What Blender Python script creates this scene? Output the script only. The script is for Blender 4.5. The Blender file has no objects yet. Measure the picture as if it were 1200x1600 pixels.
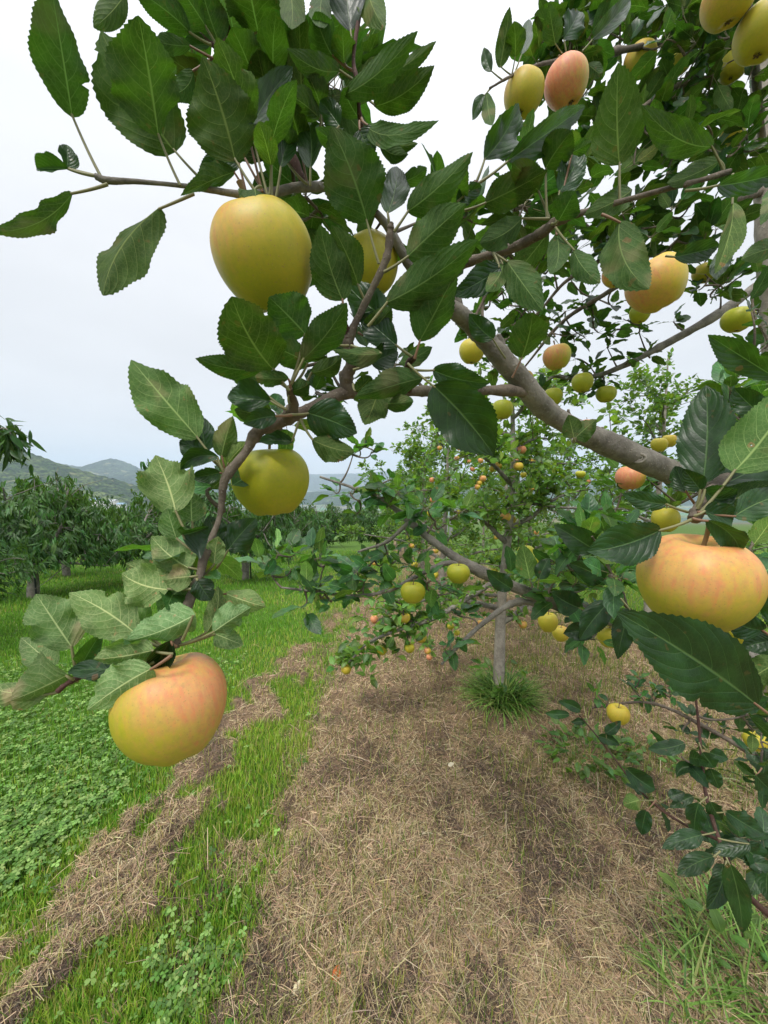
import bpy, math, random
import numpy as np
from mathutils import Vector, Matrix
R = math.radians
rng = np.random.default_rng(7)
random.seed(7)
sc = bpy.context.scene
col = sc.collection

# ------------------------------------------------------------------ camera
F_PX, PITCH, CZ = 578.0, R(4.9), 1.45
cam_d = bpy.data.cameras.new('camera')
cam_d.sensor_fit = 'VERTICAL'; cam_d.sensor_height = 36; cam_d.sensor_width = 27
cam_d.lens = F_PX / 1600 * 36
cam_d.clip_start = 0.02; cam_d.clip_end = 30000
cam = bpy.data.objects.new('camera', cam_d); col.objects.link(cam)
cam.location = (0, 0, CZ); cam.rotation_euler = (R(90) - PITCH, 0, 0)
sc.camera = cam
CAM = np.array([0, 0, CZ]); FW = np.array([0, math.cos(PITCH), -math.sin(PITCH)])
UP = np.array([0, math.sin(PITCH), math.cos(PITCH)]); RT = np.array([1., 0, 0])
def P(px, py, d):
    return CAM + d * (FW + (px - 600) / F_PX * RT - (py - 800) / F_PX * UP)
def proj(p):
    v = np.asarray(p) - CAM; d = v @ FW
    return 600 + F_PX * (v @ RT) / d, 800 - F_PX * (v @ UP) / d, d

# ------------------------------------------------------------------ world: overcast daylight
SUN_EL, SUN_AZ = R(56), R(205)      # azimuth measured from +Y towards +X: behind the camera, a little left
w = bpy.data.worlds.new('World'); sc.world = w; w.use_nodes = True
nt = w.node_tree; nt.nodes.clear()
def N(nt, t, **k):
    n = nt.nodes.new(t)
    for a, b in k.items(): setattr(n, a, b)
    return n
out = N(nt, 'ShaderNodeOutputWorld')
sky = N(nt, 'ShaderNodeTexSky', sky_type='NISHITA', sun_disc=False, sun_elevation=SUN_EL, sun_rotation=SUN_AZ)
bg1 = N(nt, 'ShaderNodeBackground'); bg1.inputs[1].default_value = 0.10
nt.links.new(sky.outputs[0], bg1.inputs[0])
tc = N(nt, 'ShaderNodeTexCoord'); sp = N(nt, 'ShaderNodeSeparateXYZ'); nt.links.new(tc.outputs['Generated'], sp.inputs[0])
ramp = N(nt, 'ShaderNodeValToRGB'); nt.links.new(sp.outputs[2], ramp.inputs[0])
cr = ramp.color_ramp
stops = [(0.0, (.575, .565, .57)), (.12, (.60, .595, .605)), (.35, (.61, .615, .63)), (.60, (.69, .695, .71)), (.76, (.90, .92, .95)), (1.0, (2.5, 2.52, 2.55))]
cr.elements[0].position = 0; cr.elements[0].color = (*stops[0][1], 1)
cr.elements[1].position = 1; cr.elements[1].color = (*stops[-1][1], 1)
for p_, c_ in stops[1:-1]:
    e = cr.elements.new(p_); e.color = (*c_, 1)
mp = N(nt, 'ShaderNodeMapping'); mp.inputs['Scale'].default_value = (1.6, 1.6, 5.0)
nt.links.new(tc.outputs['Generated'], mp.inputs[0])
nz = N(nt, 'ShaderNodeTexNoise'); nz.inputs['Scale'].default_value = 1.3; nz.inputs['Detail'].default_value = 4; nz.inputs['Roughness'].default_value = .5
nt.links.new(mp.outputs[0], nz.inputs[0])
mr = N(nt, 'ShaderNodeMapRange'); mr.inputs[1].default_value = .3; mr.inputs[2].default_value = .7; mr.inputs[3].default_value = .93; mr.inputs[4].default_value = 1.05
nt.links.new(nz.outputs[0], mr.inputs[0])
bg2 = N(nt, 'ShaderNodeBackground'); nt.links.new(ramp.outputs[0], bg2.inputs[0]); nt.links.new(mr.outputs[0], bg2.inputs[1])
mx = N(nt, 'ShaderNodeMixShader'); mx.inputs[0].default_value = .93
nt.links.new(bg1.outputs[0], mx.inputs[1]); nt.links.new(bg2.outputs[0], mx.inputs[2]); nt.links.new(mx.outputs[0], out.inputs[0])

sl = bpy.data.lights.new('sun', 'SUN'); sl.energy = 1.5; sl.angle = R(12); sl.color = (1, .96, .9)
so = bpy.data.objects.new('sun', sl); col.objects.link(so)
sd = Vector((math.sin(SUN_AZ) * math.cos(SUN_EL), math.cos(SUN_AZ) * math.cos(SUN_EL), math.sin(SUN_EL)))
so.rotation_euler = (-sd).to_track_quat('-Z', 'Y').to_euler()
sc.view_settings.view_transform = 'Standard'; sc.view_settings.look = 'None'
sc.view_settings.exposure = 0.67; sc.view_settings.gamma = 1; sc.view_settings.use_curve_mapping = False
sc.cycles.max_bounces = 4; sc.cycles.diffuse_bounces = 2; sc.cycles.transmission_bounces = 3
sc.cycles.transparent_max_bounces = 4; sc.cycles.volume_bounces = 1

# ------------------------------------------------------------------ noise
def _h(ix, iy, s):
    n = (ix.astype(np.int64) * 374761393 + iy.astype(np.int64) * 668265263 + s * 974634777) & 0x7fffffff
    n = ((n ^ (n >> 13)) * 1274126177) & 0x7fffffff
    n = n ^ (n >> 16)
    return (n & 0xffff) / 65535.0
def vn(x, y, s=0):
    x = np.asarray(x, float); y = np.asarray(y, float)
    ix = np.floor(x); iy = np.floor(y); fx = x - ix; fy = y - iy
    fx = fx * fx * (3 - 2 * fx); fy = fy * fy * (3 - 2 * fy)
    a = _h(ix, iy, s); b = _h(ix + 1, iy, s); c = _h(ix, iy + 1, s); d = _h(ix + 1, iy + 1, s)
    return (a * (1 - fx) + b * fx) * (1 - fy) + (c * (1 - fx) + d * fx) * fy
def fbm(x, y, s=0, o=4):
    v = 0; a = .5; t = 0
    for i in range(o):
        v = v + a * vn(x * 2 ** i, y * 2 ** i, s + i); t += a; a *= .5
    return v / t
def sst(a, b, x):
    t = np.clip((x - a) / (b - a), 0, 1); return t * t * (3 - 2 * t)
def softplus(x, k=1.0):
    return np.where(x / k > 20, x, k * np.log1p(np.exp(np.clip(x / k, -30, 20))))

# ------------------------------------------------------------------ ground heights and zones
def base_h(x, y):
    d = softplus(y - 3.0, .8)
    h = -.125 * np.minimum(d, 60) - .095 * np.clip(d - 60, 0, 1100)
    h = h - .035 * softplus(-x - 2.5, .8) * np.exp(-np.abs(x) / 60)
    h = h - 6 * sst(20, 200, -x) * 1.0
    return h
def sw_c(y): return np.interp(y, [0, .9, 1.2, 1.6, 2.4, 3.9, 6, 9], [-1.35, -1.17, -1.04, -.86, -.84, -.62, -.62, -.62])
def zones(x, y):
    n1 = fbm(x * 3.1, y * 3.1, 3); n2 = fbm(x * 9, y * 9, 11, 3); n3 = fbm(x * 1.1 + 7, y * 1.1, 21, 3)
    xb = -.40 + .42 * (n1 - .5) + .26 * (n2 - .5)
    green = sst(.10, -.10, x - xb)
    # right-hand lane beyond the tree row is green again
    green = np.maximum(green, sst(2.3, 3.0, x + .8 * (n1 - .5)))
    hw = np.interp(y, [.8, 1.6, 2.5, 4, 6], [.19, .15, .11, .08, .04])
    n4 = fbm(x * 5.3 + 9, y * 3.1, 51, 3)
    fld = 1.12 * np.exp(-((x - sw_c(y) - .30 * (n3 - .5)) / (hw * 1.7)) ** 2) + 2.1 * (n4 - .5) + 1.3 * (n2 - .5)
    swath = sst(1.0, 1.26, fld) * (y < 9)
    far = sst(5.5, 9, y)
    green = np.clip(np.maximum(green, far * sst(.6, .2, x)), 0, 1)
    patch = sst(.47, .60, n1 * .6 + n2 * .4) * sst(-1.0, -.5, x) * sst(-.3, -.5, x) * .8      # dry patches in the mown strip
    g = green * (1 - swath) * (1 - patch)
    clover = sst(-1.15, -1.40, x + .35 * (n1 - .5) - .1 * (y - 1.6)) * sst(3.3, 2.7, y) * sst(.30, .55, n3 + .5 * (n2 - .4)) * .85
    clover = np.maximum(clover, np.exp(-(((x + .52) / .15) ** 2 + ((y - .92) / .14) ** 2)) * .55 * sst(.42, .62, n2))
    clover = np.clip(clover, 0, 1) * green * (1 - swath)
    return g, swath, clover, n1, n2
def G(x, y, detail=True):
    x = np.asarray(x, float); y = np.asarray(y, float)
    h = base_h(x, y)
    if detail:
        near = np.exp(-(np.hypot(x, y) / 9) ** 2)
        g, s, c, n1, n2 = zones(x, y)
        mound = sst(.35, .70, fbm(x * 7.3 + 2, y * 5.3, 41, 3))
        h = h + near * (.05 * (fbm(x * 1.3, y * 1.3, 31, 3) - .5) + .018 * s * (.5 + n1) + (1 - g) * (.030 * mound + .040 * (n2 - .5) + .018 * (fbm(x * 21, y * 21, 43, 2) - .5)))
    return h
def ghit(px, py):
    d = FW + (px - 600) / F_PX * RT - (py - 800) / F_PX * UP
    lo = .5
    while lo < 80:
        p = CAM + d * lo
        if p[2] < float(G(p[0], p[1])): break
        lo += .02
    return CAM + d * lo

# ------------------------------------------------------------------ mesh accumulator
class Acc:
    def __init__(s): s.v = []; s.f = []; s.uv = []; s.c = []; s.m = []; s.n = 0
    def add(s, v, f, uv=None, c=(1, 1, 1), m=0):
        v = np.asarray(v, float).reshape(-1, 3); f = np.asarray(f, int)
        if f.shape[1] == 3: f = np.hstack([f, -np.ones((len(f), 1), int)])
        s.v.append(v); s.f.append(np.where(f >= 0, f + s.n, -1)); s.n += len(v)
        s.uv.append(np.zeros((len(v), 2)) if uv is None else uv)
        c = np.asarray(c, float); s.c.append(np.tile(c, (len(v), 1)) if c.ndim == 1 else c)
        s.m.append(np.full(len(f), m))
    def build(s, name, mats, parent=None, smooth=True):
        v = np.vstack(s.v); f = np.vstack(s.f); uv = np.vstack(s.uv); c = np.vstack(s.c); m = np.concatenate(s.m)
        me = bpy.data.meshes.new(name)
        tot = np.where(f[:, 3] >= 0, 4, 3); lv = f.reshape(-1); lv = lv[lv >= 0]
        me.vertices.add(len(v)); me.vertices.foreach_set('co', v.astype(np.float32).ravel())
        me.loops.add(len(lv)); me.loops.foreach_set('vertex_index', lv.astype(np.int32))
        me.polygons.add(len(f)); st = np.concatenate([[0], np.cumsum(tot)[:-1]])
        me.polygons.foreach_set('loop_start', st.astype(np.int32)); me.polygons.foreach_set('loop_total', tot.astype(np.int32))
        if not isinstance(mats, (list, tuple)): mats = [mats]
        for mt in mats: me.materials.append(mt)
        me.polygons.foreach_set('material_index', m.astype(np.int32))
        me.polygons.foreach_set('use_smooth', np.full(len(f), smooth))
        ul = me.uv_layers.new(name='UVMap'); ul.data.foreach_set('uv', uv[lv].astype(np.float32).ravel())
        ca = me.color_attributes.new('tint', 'FLOAT_COLOR', 'POINT')
        ca.data.foreach_set('color', np.hstack([c, np.ones((len(c), 1))]).astype(np.float32).ravel())
        me.update(calc_edges=True)
        o = bpy.data.objects.new(name, me); col.objects.link(o)
        if parent is not None:
            o.parent = parent; o.matrix_parent_inverse = Matrix.Translation(parent.location).inverted()
        return o
def nrm(a): a = np.asarray(a, float); return a / (np.linalg.norm(a, axis=-1, keepdims=True) + 1e-12)
def tag(o, label=None, cat=None, group=None, kind=None):
    if label: o['label'] = label
    if cat: o['category'] = cat
    if group: o['group'] = group
    if kind: o['kind'] = kind
    return o
def empty(name, loc):
    o = bpy.data.objects.new(name, None); col.objects.link(o); o.location = Vector([float(a) for a in loc]); o.empty_display_size = .1
    return o
def catmull(pts, sub=6):
    p = np.asarray(pts, float)
    if len(p) < 3: 
        t = np.linspace(0, 1, sub + 1)[:, None]; return p[0] * (1 - t) + p[-1] * t
    q = np.vstack([2 * p[0] - p[1], p, 2 * p[-1] - p[-2]]); o = []
    for i in range(1, len(q) - 2):
        for k in range(sub):
            t = k / sub
            o.append(.5 * (2 * q[i] + (q[i + 1] - q[i - 1]) * t + (2 * q[i - 1] - 5 * q[i] + 4 * q[i + 1] - q[i + 2]) * t * t + (3 * q[i] - q[i - 1] - 3 * q[i + 1] + q[i + 2]) * t ** 3))
    o.append(q[-2]); return np.array(o)
def tube(acc, pts, rad, sides=8, m=0, c=(1, 1, 1), rough=0.0, closed=True, seed=0):
    pts = np.asarray(pts, float); n = len(pts); rad = np.broadcast_to(np.asarray(rad, float), (n,))
    tg = nrm(np.gradient(pts, axis=0)); a = np.array([0, 0, 1.]) if abs(tg[0][2]) < .9 else np.array([1., 0, 0])
    u = nrm(np.cross(tg[0], a)); rings = []
    th = np.linspace(0, 2 * np.pi, sides, endpoint=False); rr = np.random.default_rng(seed)
    for i in range(n):
        u = nrm(u - tg[i] * (u @ tg[i])); v = np.cross(tg[i], u)
        r_ = rad[i] * (1 + rough * (rr.random(sides) - .5))
        rings.append(pts[i] + (np.cos(th) * r_)[:, None] * u + (np.sin(th) * r_)[:, None] * v)
    V = np.vstack(rings); f = []
    for i in range(n - 1):
        for k in range(sides):
            k2 = (k + 1) % sides; f.append((i * sides + k, i * sides + k2, (i + 1) * sides + k2, (i + 1) * sides + k))
    L = np.concatenate([[0], np.cumsum(np.linalg.norm(np.diff(pts, axis=0), axis=1))])
    uv = np.stack([np.tile(np.arange(sides) / sides, n), np.repeat(L * 10, sides)], 1)
    acc.add(V, f, uv, c, m)
    if closed:
        for e, (i, fl) in enumerate(((0, True), (n - 1, False))):
            ring = V[i * sides:(i + 1) * sides]; cc = ring.mean(0) + tg[i] * rad[i] * (.5 if not fl else -.5)
            vv = np.vstack([ring, cc]); ff = [(k, (k + 1) % sides, sides) if not fl else ((k + 1) % sides, k, sides) for k in range(sides)]
            acc.add(vv, ff, None, c, m)

# ------------------------------------------------------------------ materials
def mat(name):
    m = bpy.data.materials.new(name); m.use_nodes = True; m.node_tree.nodes.clear(); return m, m.node_tree
class E:
    """tiny expression builder for shader maths"""
    def __init__(s, nt): s.nt = nt
    def m(s, op, *a, clamp=False):
        n = s.nt.nodes.new('ShaderNodeMath'); n.operation = op; n.use_clamp = clamp
        for i, x in enumerate(a):
            if isinstance(x, (int, float)): n.inputs[i].default_value = x
            else: s.nt.links.new(x, n.inputs[i])
        return n.outputs[0]
    def ss(s, x, a, b):
        n = s.nt.nodes.new('ShaderNodeMapRange'); n.interpolation_type = 'SMOOTHSTEP'
        s.nt.links.new(x, n.inputs[0])
        for i, v in ((1, a), (2, b), (3, 0.), (4, 1.)):
            if isinstance(v, (int, float)): n.inputs[i].default_value = v
            else: s.nt.links.new(v, n.inputs[i])
        return n.outputs[0]
    def mix(s, f, a, b, mode='MIX'):
        n = s.nt.nodes.new('ShaderNodeMix'); n.data_type = 'RGBA'; n.blend_type = mode
        for x, i in ((f, 0), (a, 6), (b, 7)):
            if isinstance(x, (int, float)): n.inputs[i].default_value = x
            elif isinstance(x, tuple): n.inputs[i].default_value = (*x, 1)
            else: s.nt.links.new(x, n.inputs[i])
        return n.outputs[2]
    def noise(s, vec, scale, detail=3, rough=.5, out=0):
        n = s.nt.nodes.new('ShaderNodeTexNoise'); n.inputs['Scale'].default_value = scale; n.inputs['Detail'].default_value = detail; n.inputs['Roughness'].default_value = rough
        if vec is not None: s.nt.links.new(vec, n.inputs[0])
        return n.outputs[out]
    def tc(s, o='Object'): return s.nt.nodes.new('ShaderNodeTexCoord').outputs[o]
    def bump(s, h, strength=.5, dist=.001):
        n = s.nt.nodes.new('ShaderNodeBump'); n.inputs['Strength'].default_value = strength; n.inputs['Distance'].default_value = dist
        s.nt.links.new(h, n.inputs['Height']); return n.outputs[0]
    def attr(s, name, typ='GEOMETRY'):
        n = s.nt.nodes.new('ShaderNodeAttribute'); n.attribute_name = name; n.attribute_type = typ; return n
    def pr(s, base, rough, normal=None, spec=.5, **k):
        n = s.nt.nodes.new('ShaderNodeBsdfPrincipled')
        for x, i in ((base, 'Base Color'), (rough, 'Roughness')):
            if isinstance(x, (int, float)): n.inputs[i].default_value = x
            elif isinstance(x, tuple): n.inputs[i].default_value = (*x, 1)
            else: s.nt.links.new(x, n.inputs[i])
        n.inputs['Specular IOR Level'].default_value = spec
        if normal is not None: s.nt.links.new(normal, n.inputs['Normal'])
        for a, b in k.items(): n.inputs[a.replace('_', ' ')].default_value = b
        return n.outputs[0]
    def out(s, sh):
        o = s.nt.nodes.new('ShaderNodeOutputMaterial'); s.nt.links.new(sh, o.inputs[0]); return o

def leaf_mat(name, top, topvein, under, undervein, trans, tfac=.32, nv=7.0, detail=True, rough=.42, spec=.45):
    m, nt = mat(name); e = E(nt)
    tint = e.attr('tint').outputs[0]
    uvn = nt.nodes.new('ShaderNodeUVMap'); uvn.uv_map = 'UVMap'
    sx = nt.nodes.new('ShaderNodeSeparateXYZ'); nt.links.new(uvn.outputs[0], sx.inputs[0])
    u, v = sx.outputs[0], sx.outputs[1]
    sg = e.m('SUBTRACT', e.m('MULTIPLY', u, 2.0), 1.0); s = e.m('ABSOLUTE', sg)
    side = e.m('GREATER_THAN', u, .5)
    obj = e.tc('Object')
    wob = e.m('MULTIPLY', e.m('SUBTRACT', e.noise(obj, 30, 2), .5), .09)
    q = e.m('SUBTRACT', e.m('ADD', v, wob), e.m('ADD', e.m('MULTIPLY', s, .17), e.m('MULTIPLY', e.m('MULTIPLY', s, s), .20)))
    ph = e.m('ADD', e.m('MULTIPLY', q, nv), e.m('MULTIPLY', side, .45))
    fr = e.m('ABSOLUTE', e.m('SUBTRACT', e.m('FRACT', ph), .5))        # .5 on a vein
    wv = e.m('ADD', .470, e.m('MULTIPLY', s, .018))
    lat = e.ss(fr, wv, .5)
    lat = e.m('MULTIPLY', lat, e.ss(s, 1.0, .80))
    mid = e.ss(s, e.m('ADD', .030, e.m('MULTIPLY', e.m('SUBTRACT', 1.0, v), .045)), .008)
    if detail:
        vo = nt.nodes.new('ShaderNodeTexVoronoi'); vo.feature = 'DISTANCE_TO_EDGE'; vo.inputs['Scale'].default_value = 300
        nt.links.new(obj, vo.inputs[0]); net = e.ss(vo.outputs[0], .12, .0)
        big = e.noise(obj, 55, 3)
    else: 
        net = None; big = e.noise(obj, 14, 2)
    vein = e.m('MAXIMUM', e.m('MULTIPLY', e.ss(fr, e.m('ADD', .455, e.m('MULTIPLY', s, .022)), .5), .85), mid)
    patch = e.ss(big, .32, .70)
    topc = e.mix(patch, tuple(c * .72 for c in top), tuple(min(1, c * 1.3) for c in top))
    undc = e.mix(patch, tuple(c * .85 for c in under), tuple(min(1, c * 1.15) for c in under))
    vein2 = e.m('MAXIMUM', e.m('MULTIPLY', lat, .42), mid)
    vt = e.m('MULTIPLY', vein2, .60); vu = e.m('MULTIPLY', vein, .85)
    if net is not None:
        vt = e.m('MAXIMUM', vt, e.m('MULTIPLY', net, .07)); vu = e.m('MAXIMUM', vu, e.m('MULTIPLY', net, .20))
        # brown specks and scorch
        n2 = e.noise(obj, 140, 2); sp_ = e.ss(n2, .665, .72)
        topc = e.mix(e.m('MULTIPLY', sp_, .5), topc, (.12, .07, .03)); undc = e.mix(e.m('MULTIPLY', sp_, .6), undc, (.17, .10, .04))
        n3 = e.noise(obj, 22, 2); br = e.m('MULTIPLY', e.ss(n3, .60, .70), .45)
        undc = e.mix(br, undc, (.26, .20, .10))
        wv2 = nt.nodes.new('ShaderNodeVectorMath'); wv2.operation = 'ADD'; nt.links.new(obj, wv2.inputs[0])
        nz_ = nt.nodes.new('ShaderNodeTexNoise'); nz_.inputs['Scale'].default_value = 250; nt.links.new(obj, nz_.inputs[0]); sc2 = nt.nodes.new('ShaderNodeVectorMath'); sc2.operation = 'SCALE'; sc2.inputs['Scale'].default_value = .004
        nt.links.new(nz_.outputs['Color'], sc2.inputs[0]); nt.links.new(sc2.outputs[0], wv2.inputs[1])
        vh = nt.nodes.new('ShaderNodeTexVoronoi'); vh.inputs['Scale'].default_value = 62; nt.links.new(wv2.outputs[0], vh.inputs[0])
        sr = nt.nodes.new('ShaderNodeSeparateXYZ'); nt.links.new(vh.outputs['Color'], sr.inputs[0])
        rare = e.m('GREATER_THAN', sr.outputs[0], .945); rad_ = e.m('MULTIPLY', sr.outputs[1], .16)
        hole = e.m('MULTIPLY', rare, e.m('LESS_THAN', vh.outputs[0], rad_))
        rim = e.m('MULTIPLY', e.m('GREATER_THAN', sr.outputs[0], .90), e.m('LESS_THAN', vh.outputs[0], e.m('ADD', rad_, .09)))
        topc = e.mix(e.m('MULTIPLY', rim, .85), topc, (.13, .07, .03)); undc = e.mix(e.m('MULTIPLY', rim, .85), undc, (.17, .10, .045))
    topc = e.mix(vt, topc, topvein); undc = e.mix(vu, undc, undervein)
    geo = nt.nodes.new('ShaderNodeNewGeometry'); bf = geo.outputs['Backfacing']
    c = e.mix(1.0, e.mix(bf, topc, undc), tint, 'MULTIPLY')
    rgh = e.m('ADD', rough, e.m('MULTIPLY', bf, .28))
    if detail:
        quilt = e.m('POWER', e.m('MULTIPLY', e.m('SUBTRACT', .5, fr), 2.0), .5)
        ht = e.m('ADD', e.m('MULTIPLY', quilt, e.m('SUBTRACT', 1.0, e.m('MULTIPLY', mid, 1.0))), e.m('MULTIPLY', net, -.12))
        ht = e.m('ADD', ht, e.m('MULTIPLY', big, 1.6))
        nb = e.bump(ht, .45, .0007)
    else: nb = None
    b = e.pr(c, rgh, nb, spec)
    nt.links.new(e.m('SUBTRACT', spec, e.m('MULTIPLY', bf, spec * .72)), b.node.inputs['Specular IOR Level'])
    tr = nt.nodes.new('ShaderNodeBsdfTranslucent')
    tcx = e.mix(1.0, e.mix(e.m('MULTIPLY', vein, .75), e.mix(patch, tuple(t * .75 for t in trans), tuple(t * 1.25 for t in trans)), tuple(min(1, t * 2.1 + .03) for t in trans)), tint, 'MULTIPLY')
    nt.links.new(tcx, tr.inputs[0])
    if nb is not None: nt.links.new(nb, tr.inputs[1])
    mxs = nt.nodes.new('ShaderNodeMixShader'); mxs.inputs[0].default_value = tfac
    nt.links.new(b, mxs.inputs[1]); nt.links.new(tr.outputs[0], mxs.inputs[2]); fin = mxs.outputs[0]
    if detail:
        tp_ = nt.nodes.new('ShaderNodeBsdfTransparent'); m2 = nt.nodes.new('ShaderNodeMixShader'); nt.links.new(hole, m2.inputs[0])
        nt.links.new(fin, m2.inputs[1]); nt.links.new(tp_.outputs[0], m2.inputs[2]); fin = m2.outputs[0]
    e.out(fin)
    return m
LEAF = leaf_mat('apple_leaf_material', (.017, .050, .015), (.13, .22, .08), (.056, .102, .028), (.23, .29, .10), (.050, .135, .006), tfac=.32, rough=.36)
LEAFM = leaf_mat('small_apple_leaf_material', (.044, .090, .017), (.15, .23, .07), (.098, .150, .040), (.21, .26, .10), (.125, .23, .014), tfac=.36, detail=False)
PEACH = leaf_mat('peach_leaf_material', (.036, .088, .018), (.12, .20, .07), (.065, .125, .030), (.16, .22, .09), (.08, .19, .012), tfac=.25, nv=14, detail=False, rough=.42, spec=.32)

def tint_mat(name, rough=.6, tfac=0.0, spec=.3, nscale=0):
    m, nt = mat(name); e = E(nt); t = e.attr('tint').outputs[0]
    if nscale:
        n = e.noise(e.tc(), nscale, 3); t = e.mix(e.m('MULTIPLY', n, .8), t, e.mix(1.0, t, (.55, .55, .5), 'MULTIPLY'))
    b = e.pr(t, rough, None, spec)
    if tfac:
        tr = nt.nodes.new('ShaderNodeBsdfTranslucent'); nt.links.new(t, tr.inputs[0])
        mxs = nt.nodes.new('ShaderNodeMixShader'); mxs.inputs[0].default_value = tfac
        nt.links.new(b, mxs.inputs[1]); nt.links.new(tr.outputs[0], mxs.inputs[2]); b = mxs.outputs[0]
    e.out(b); return m
GRASS = tint_mat('grass_material', .5, .35, .35)
STRAW = tint_mat('straw_material', .75, .1, .2)
PETI = tint_mat('petiole_material', .5, .0, .4)

def bark_mat(name, a, b, lent, sc_=1.0, bstr=.6, bd=.002):
    m, nt = mat(name); e = E(nt); o = e.tc()
    uvn = nt.nodes.new('ShaderNodeUVMap'); uvn.uv_map = 'UVMap'
    n1 = e.noise(o, 38 * sc_, 5, .62); n2 = e.noise(o, 11 * sc_, 3)
    mp = nt.nodes.new('ShaderNodeMapping'); mp.inputs['Scale'].default_value = (1, 1, 1); nt.links.new(o, mp.inputs[0])
    vo = nt.nodes.new('ShaderNodeTexVoronoi'); vo.inputs['Scale'].default_value = 130 * sc_; nt.links.new(mp.outputs[0], vo.inputs[0])
    dots = e.ss(vo.outputs[0], .26, .12); fine = e.noise(o, 260 * sc_, 3, .7)
    c = e.mix(e.ss(n1, .35, .68), a, b); c = e.mix(e.m('MULTIPLY', e.ss(n2, .5, .72), .55), c, tuple(x * 1.35 for x in b))
    moss = e.m('MULTIPLY', e.ss(e.noise(o, 6, 3), .55, .7), .25); c = e.mix(moss, c, (.13, .15, .07))
    c = e.mix(e.m('MULTIPLY', dots, .55), c, lent); c = e.mix(.35, c, e.mix(fine, tuple(x * .5 for x in a), tuple(x * 1.4 for x in b)))
    h = e.m('ADD', e.m('ADD', n1, e.m('MULTIPLY', dots, .35)), e.m('MULTIPLY', fine, .5))
    e.out(e.pr(c, .8, e.bump(h, bstr, bd), .25)); return m
BARK = bark_mat('limb_bark_material', (.090, .080, .066), (.26, .235, .20), (.36, .32, .26), 1.0, .85, .003)
TWIG = bark_mat('twig_bark_material', (.070, .052, .040), (.185, .15, .115), (.33, .29, .23), 2.0, .8, .0015)
TRUNK = bark_mat('grey_trunk_bark_material', (.17, .145, .12), (.36, .32, .27), (.42, .38, .32), .6, .9, .004)

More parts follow.
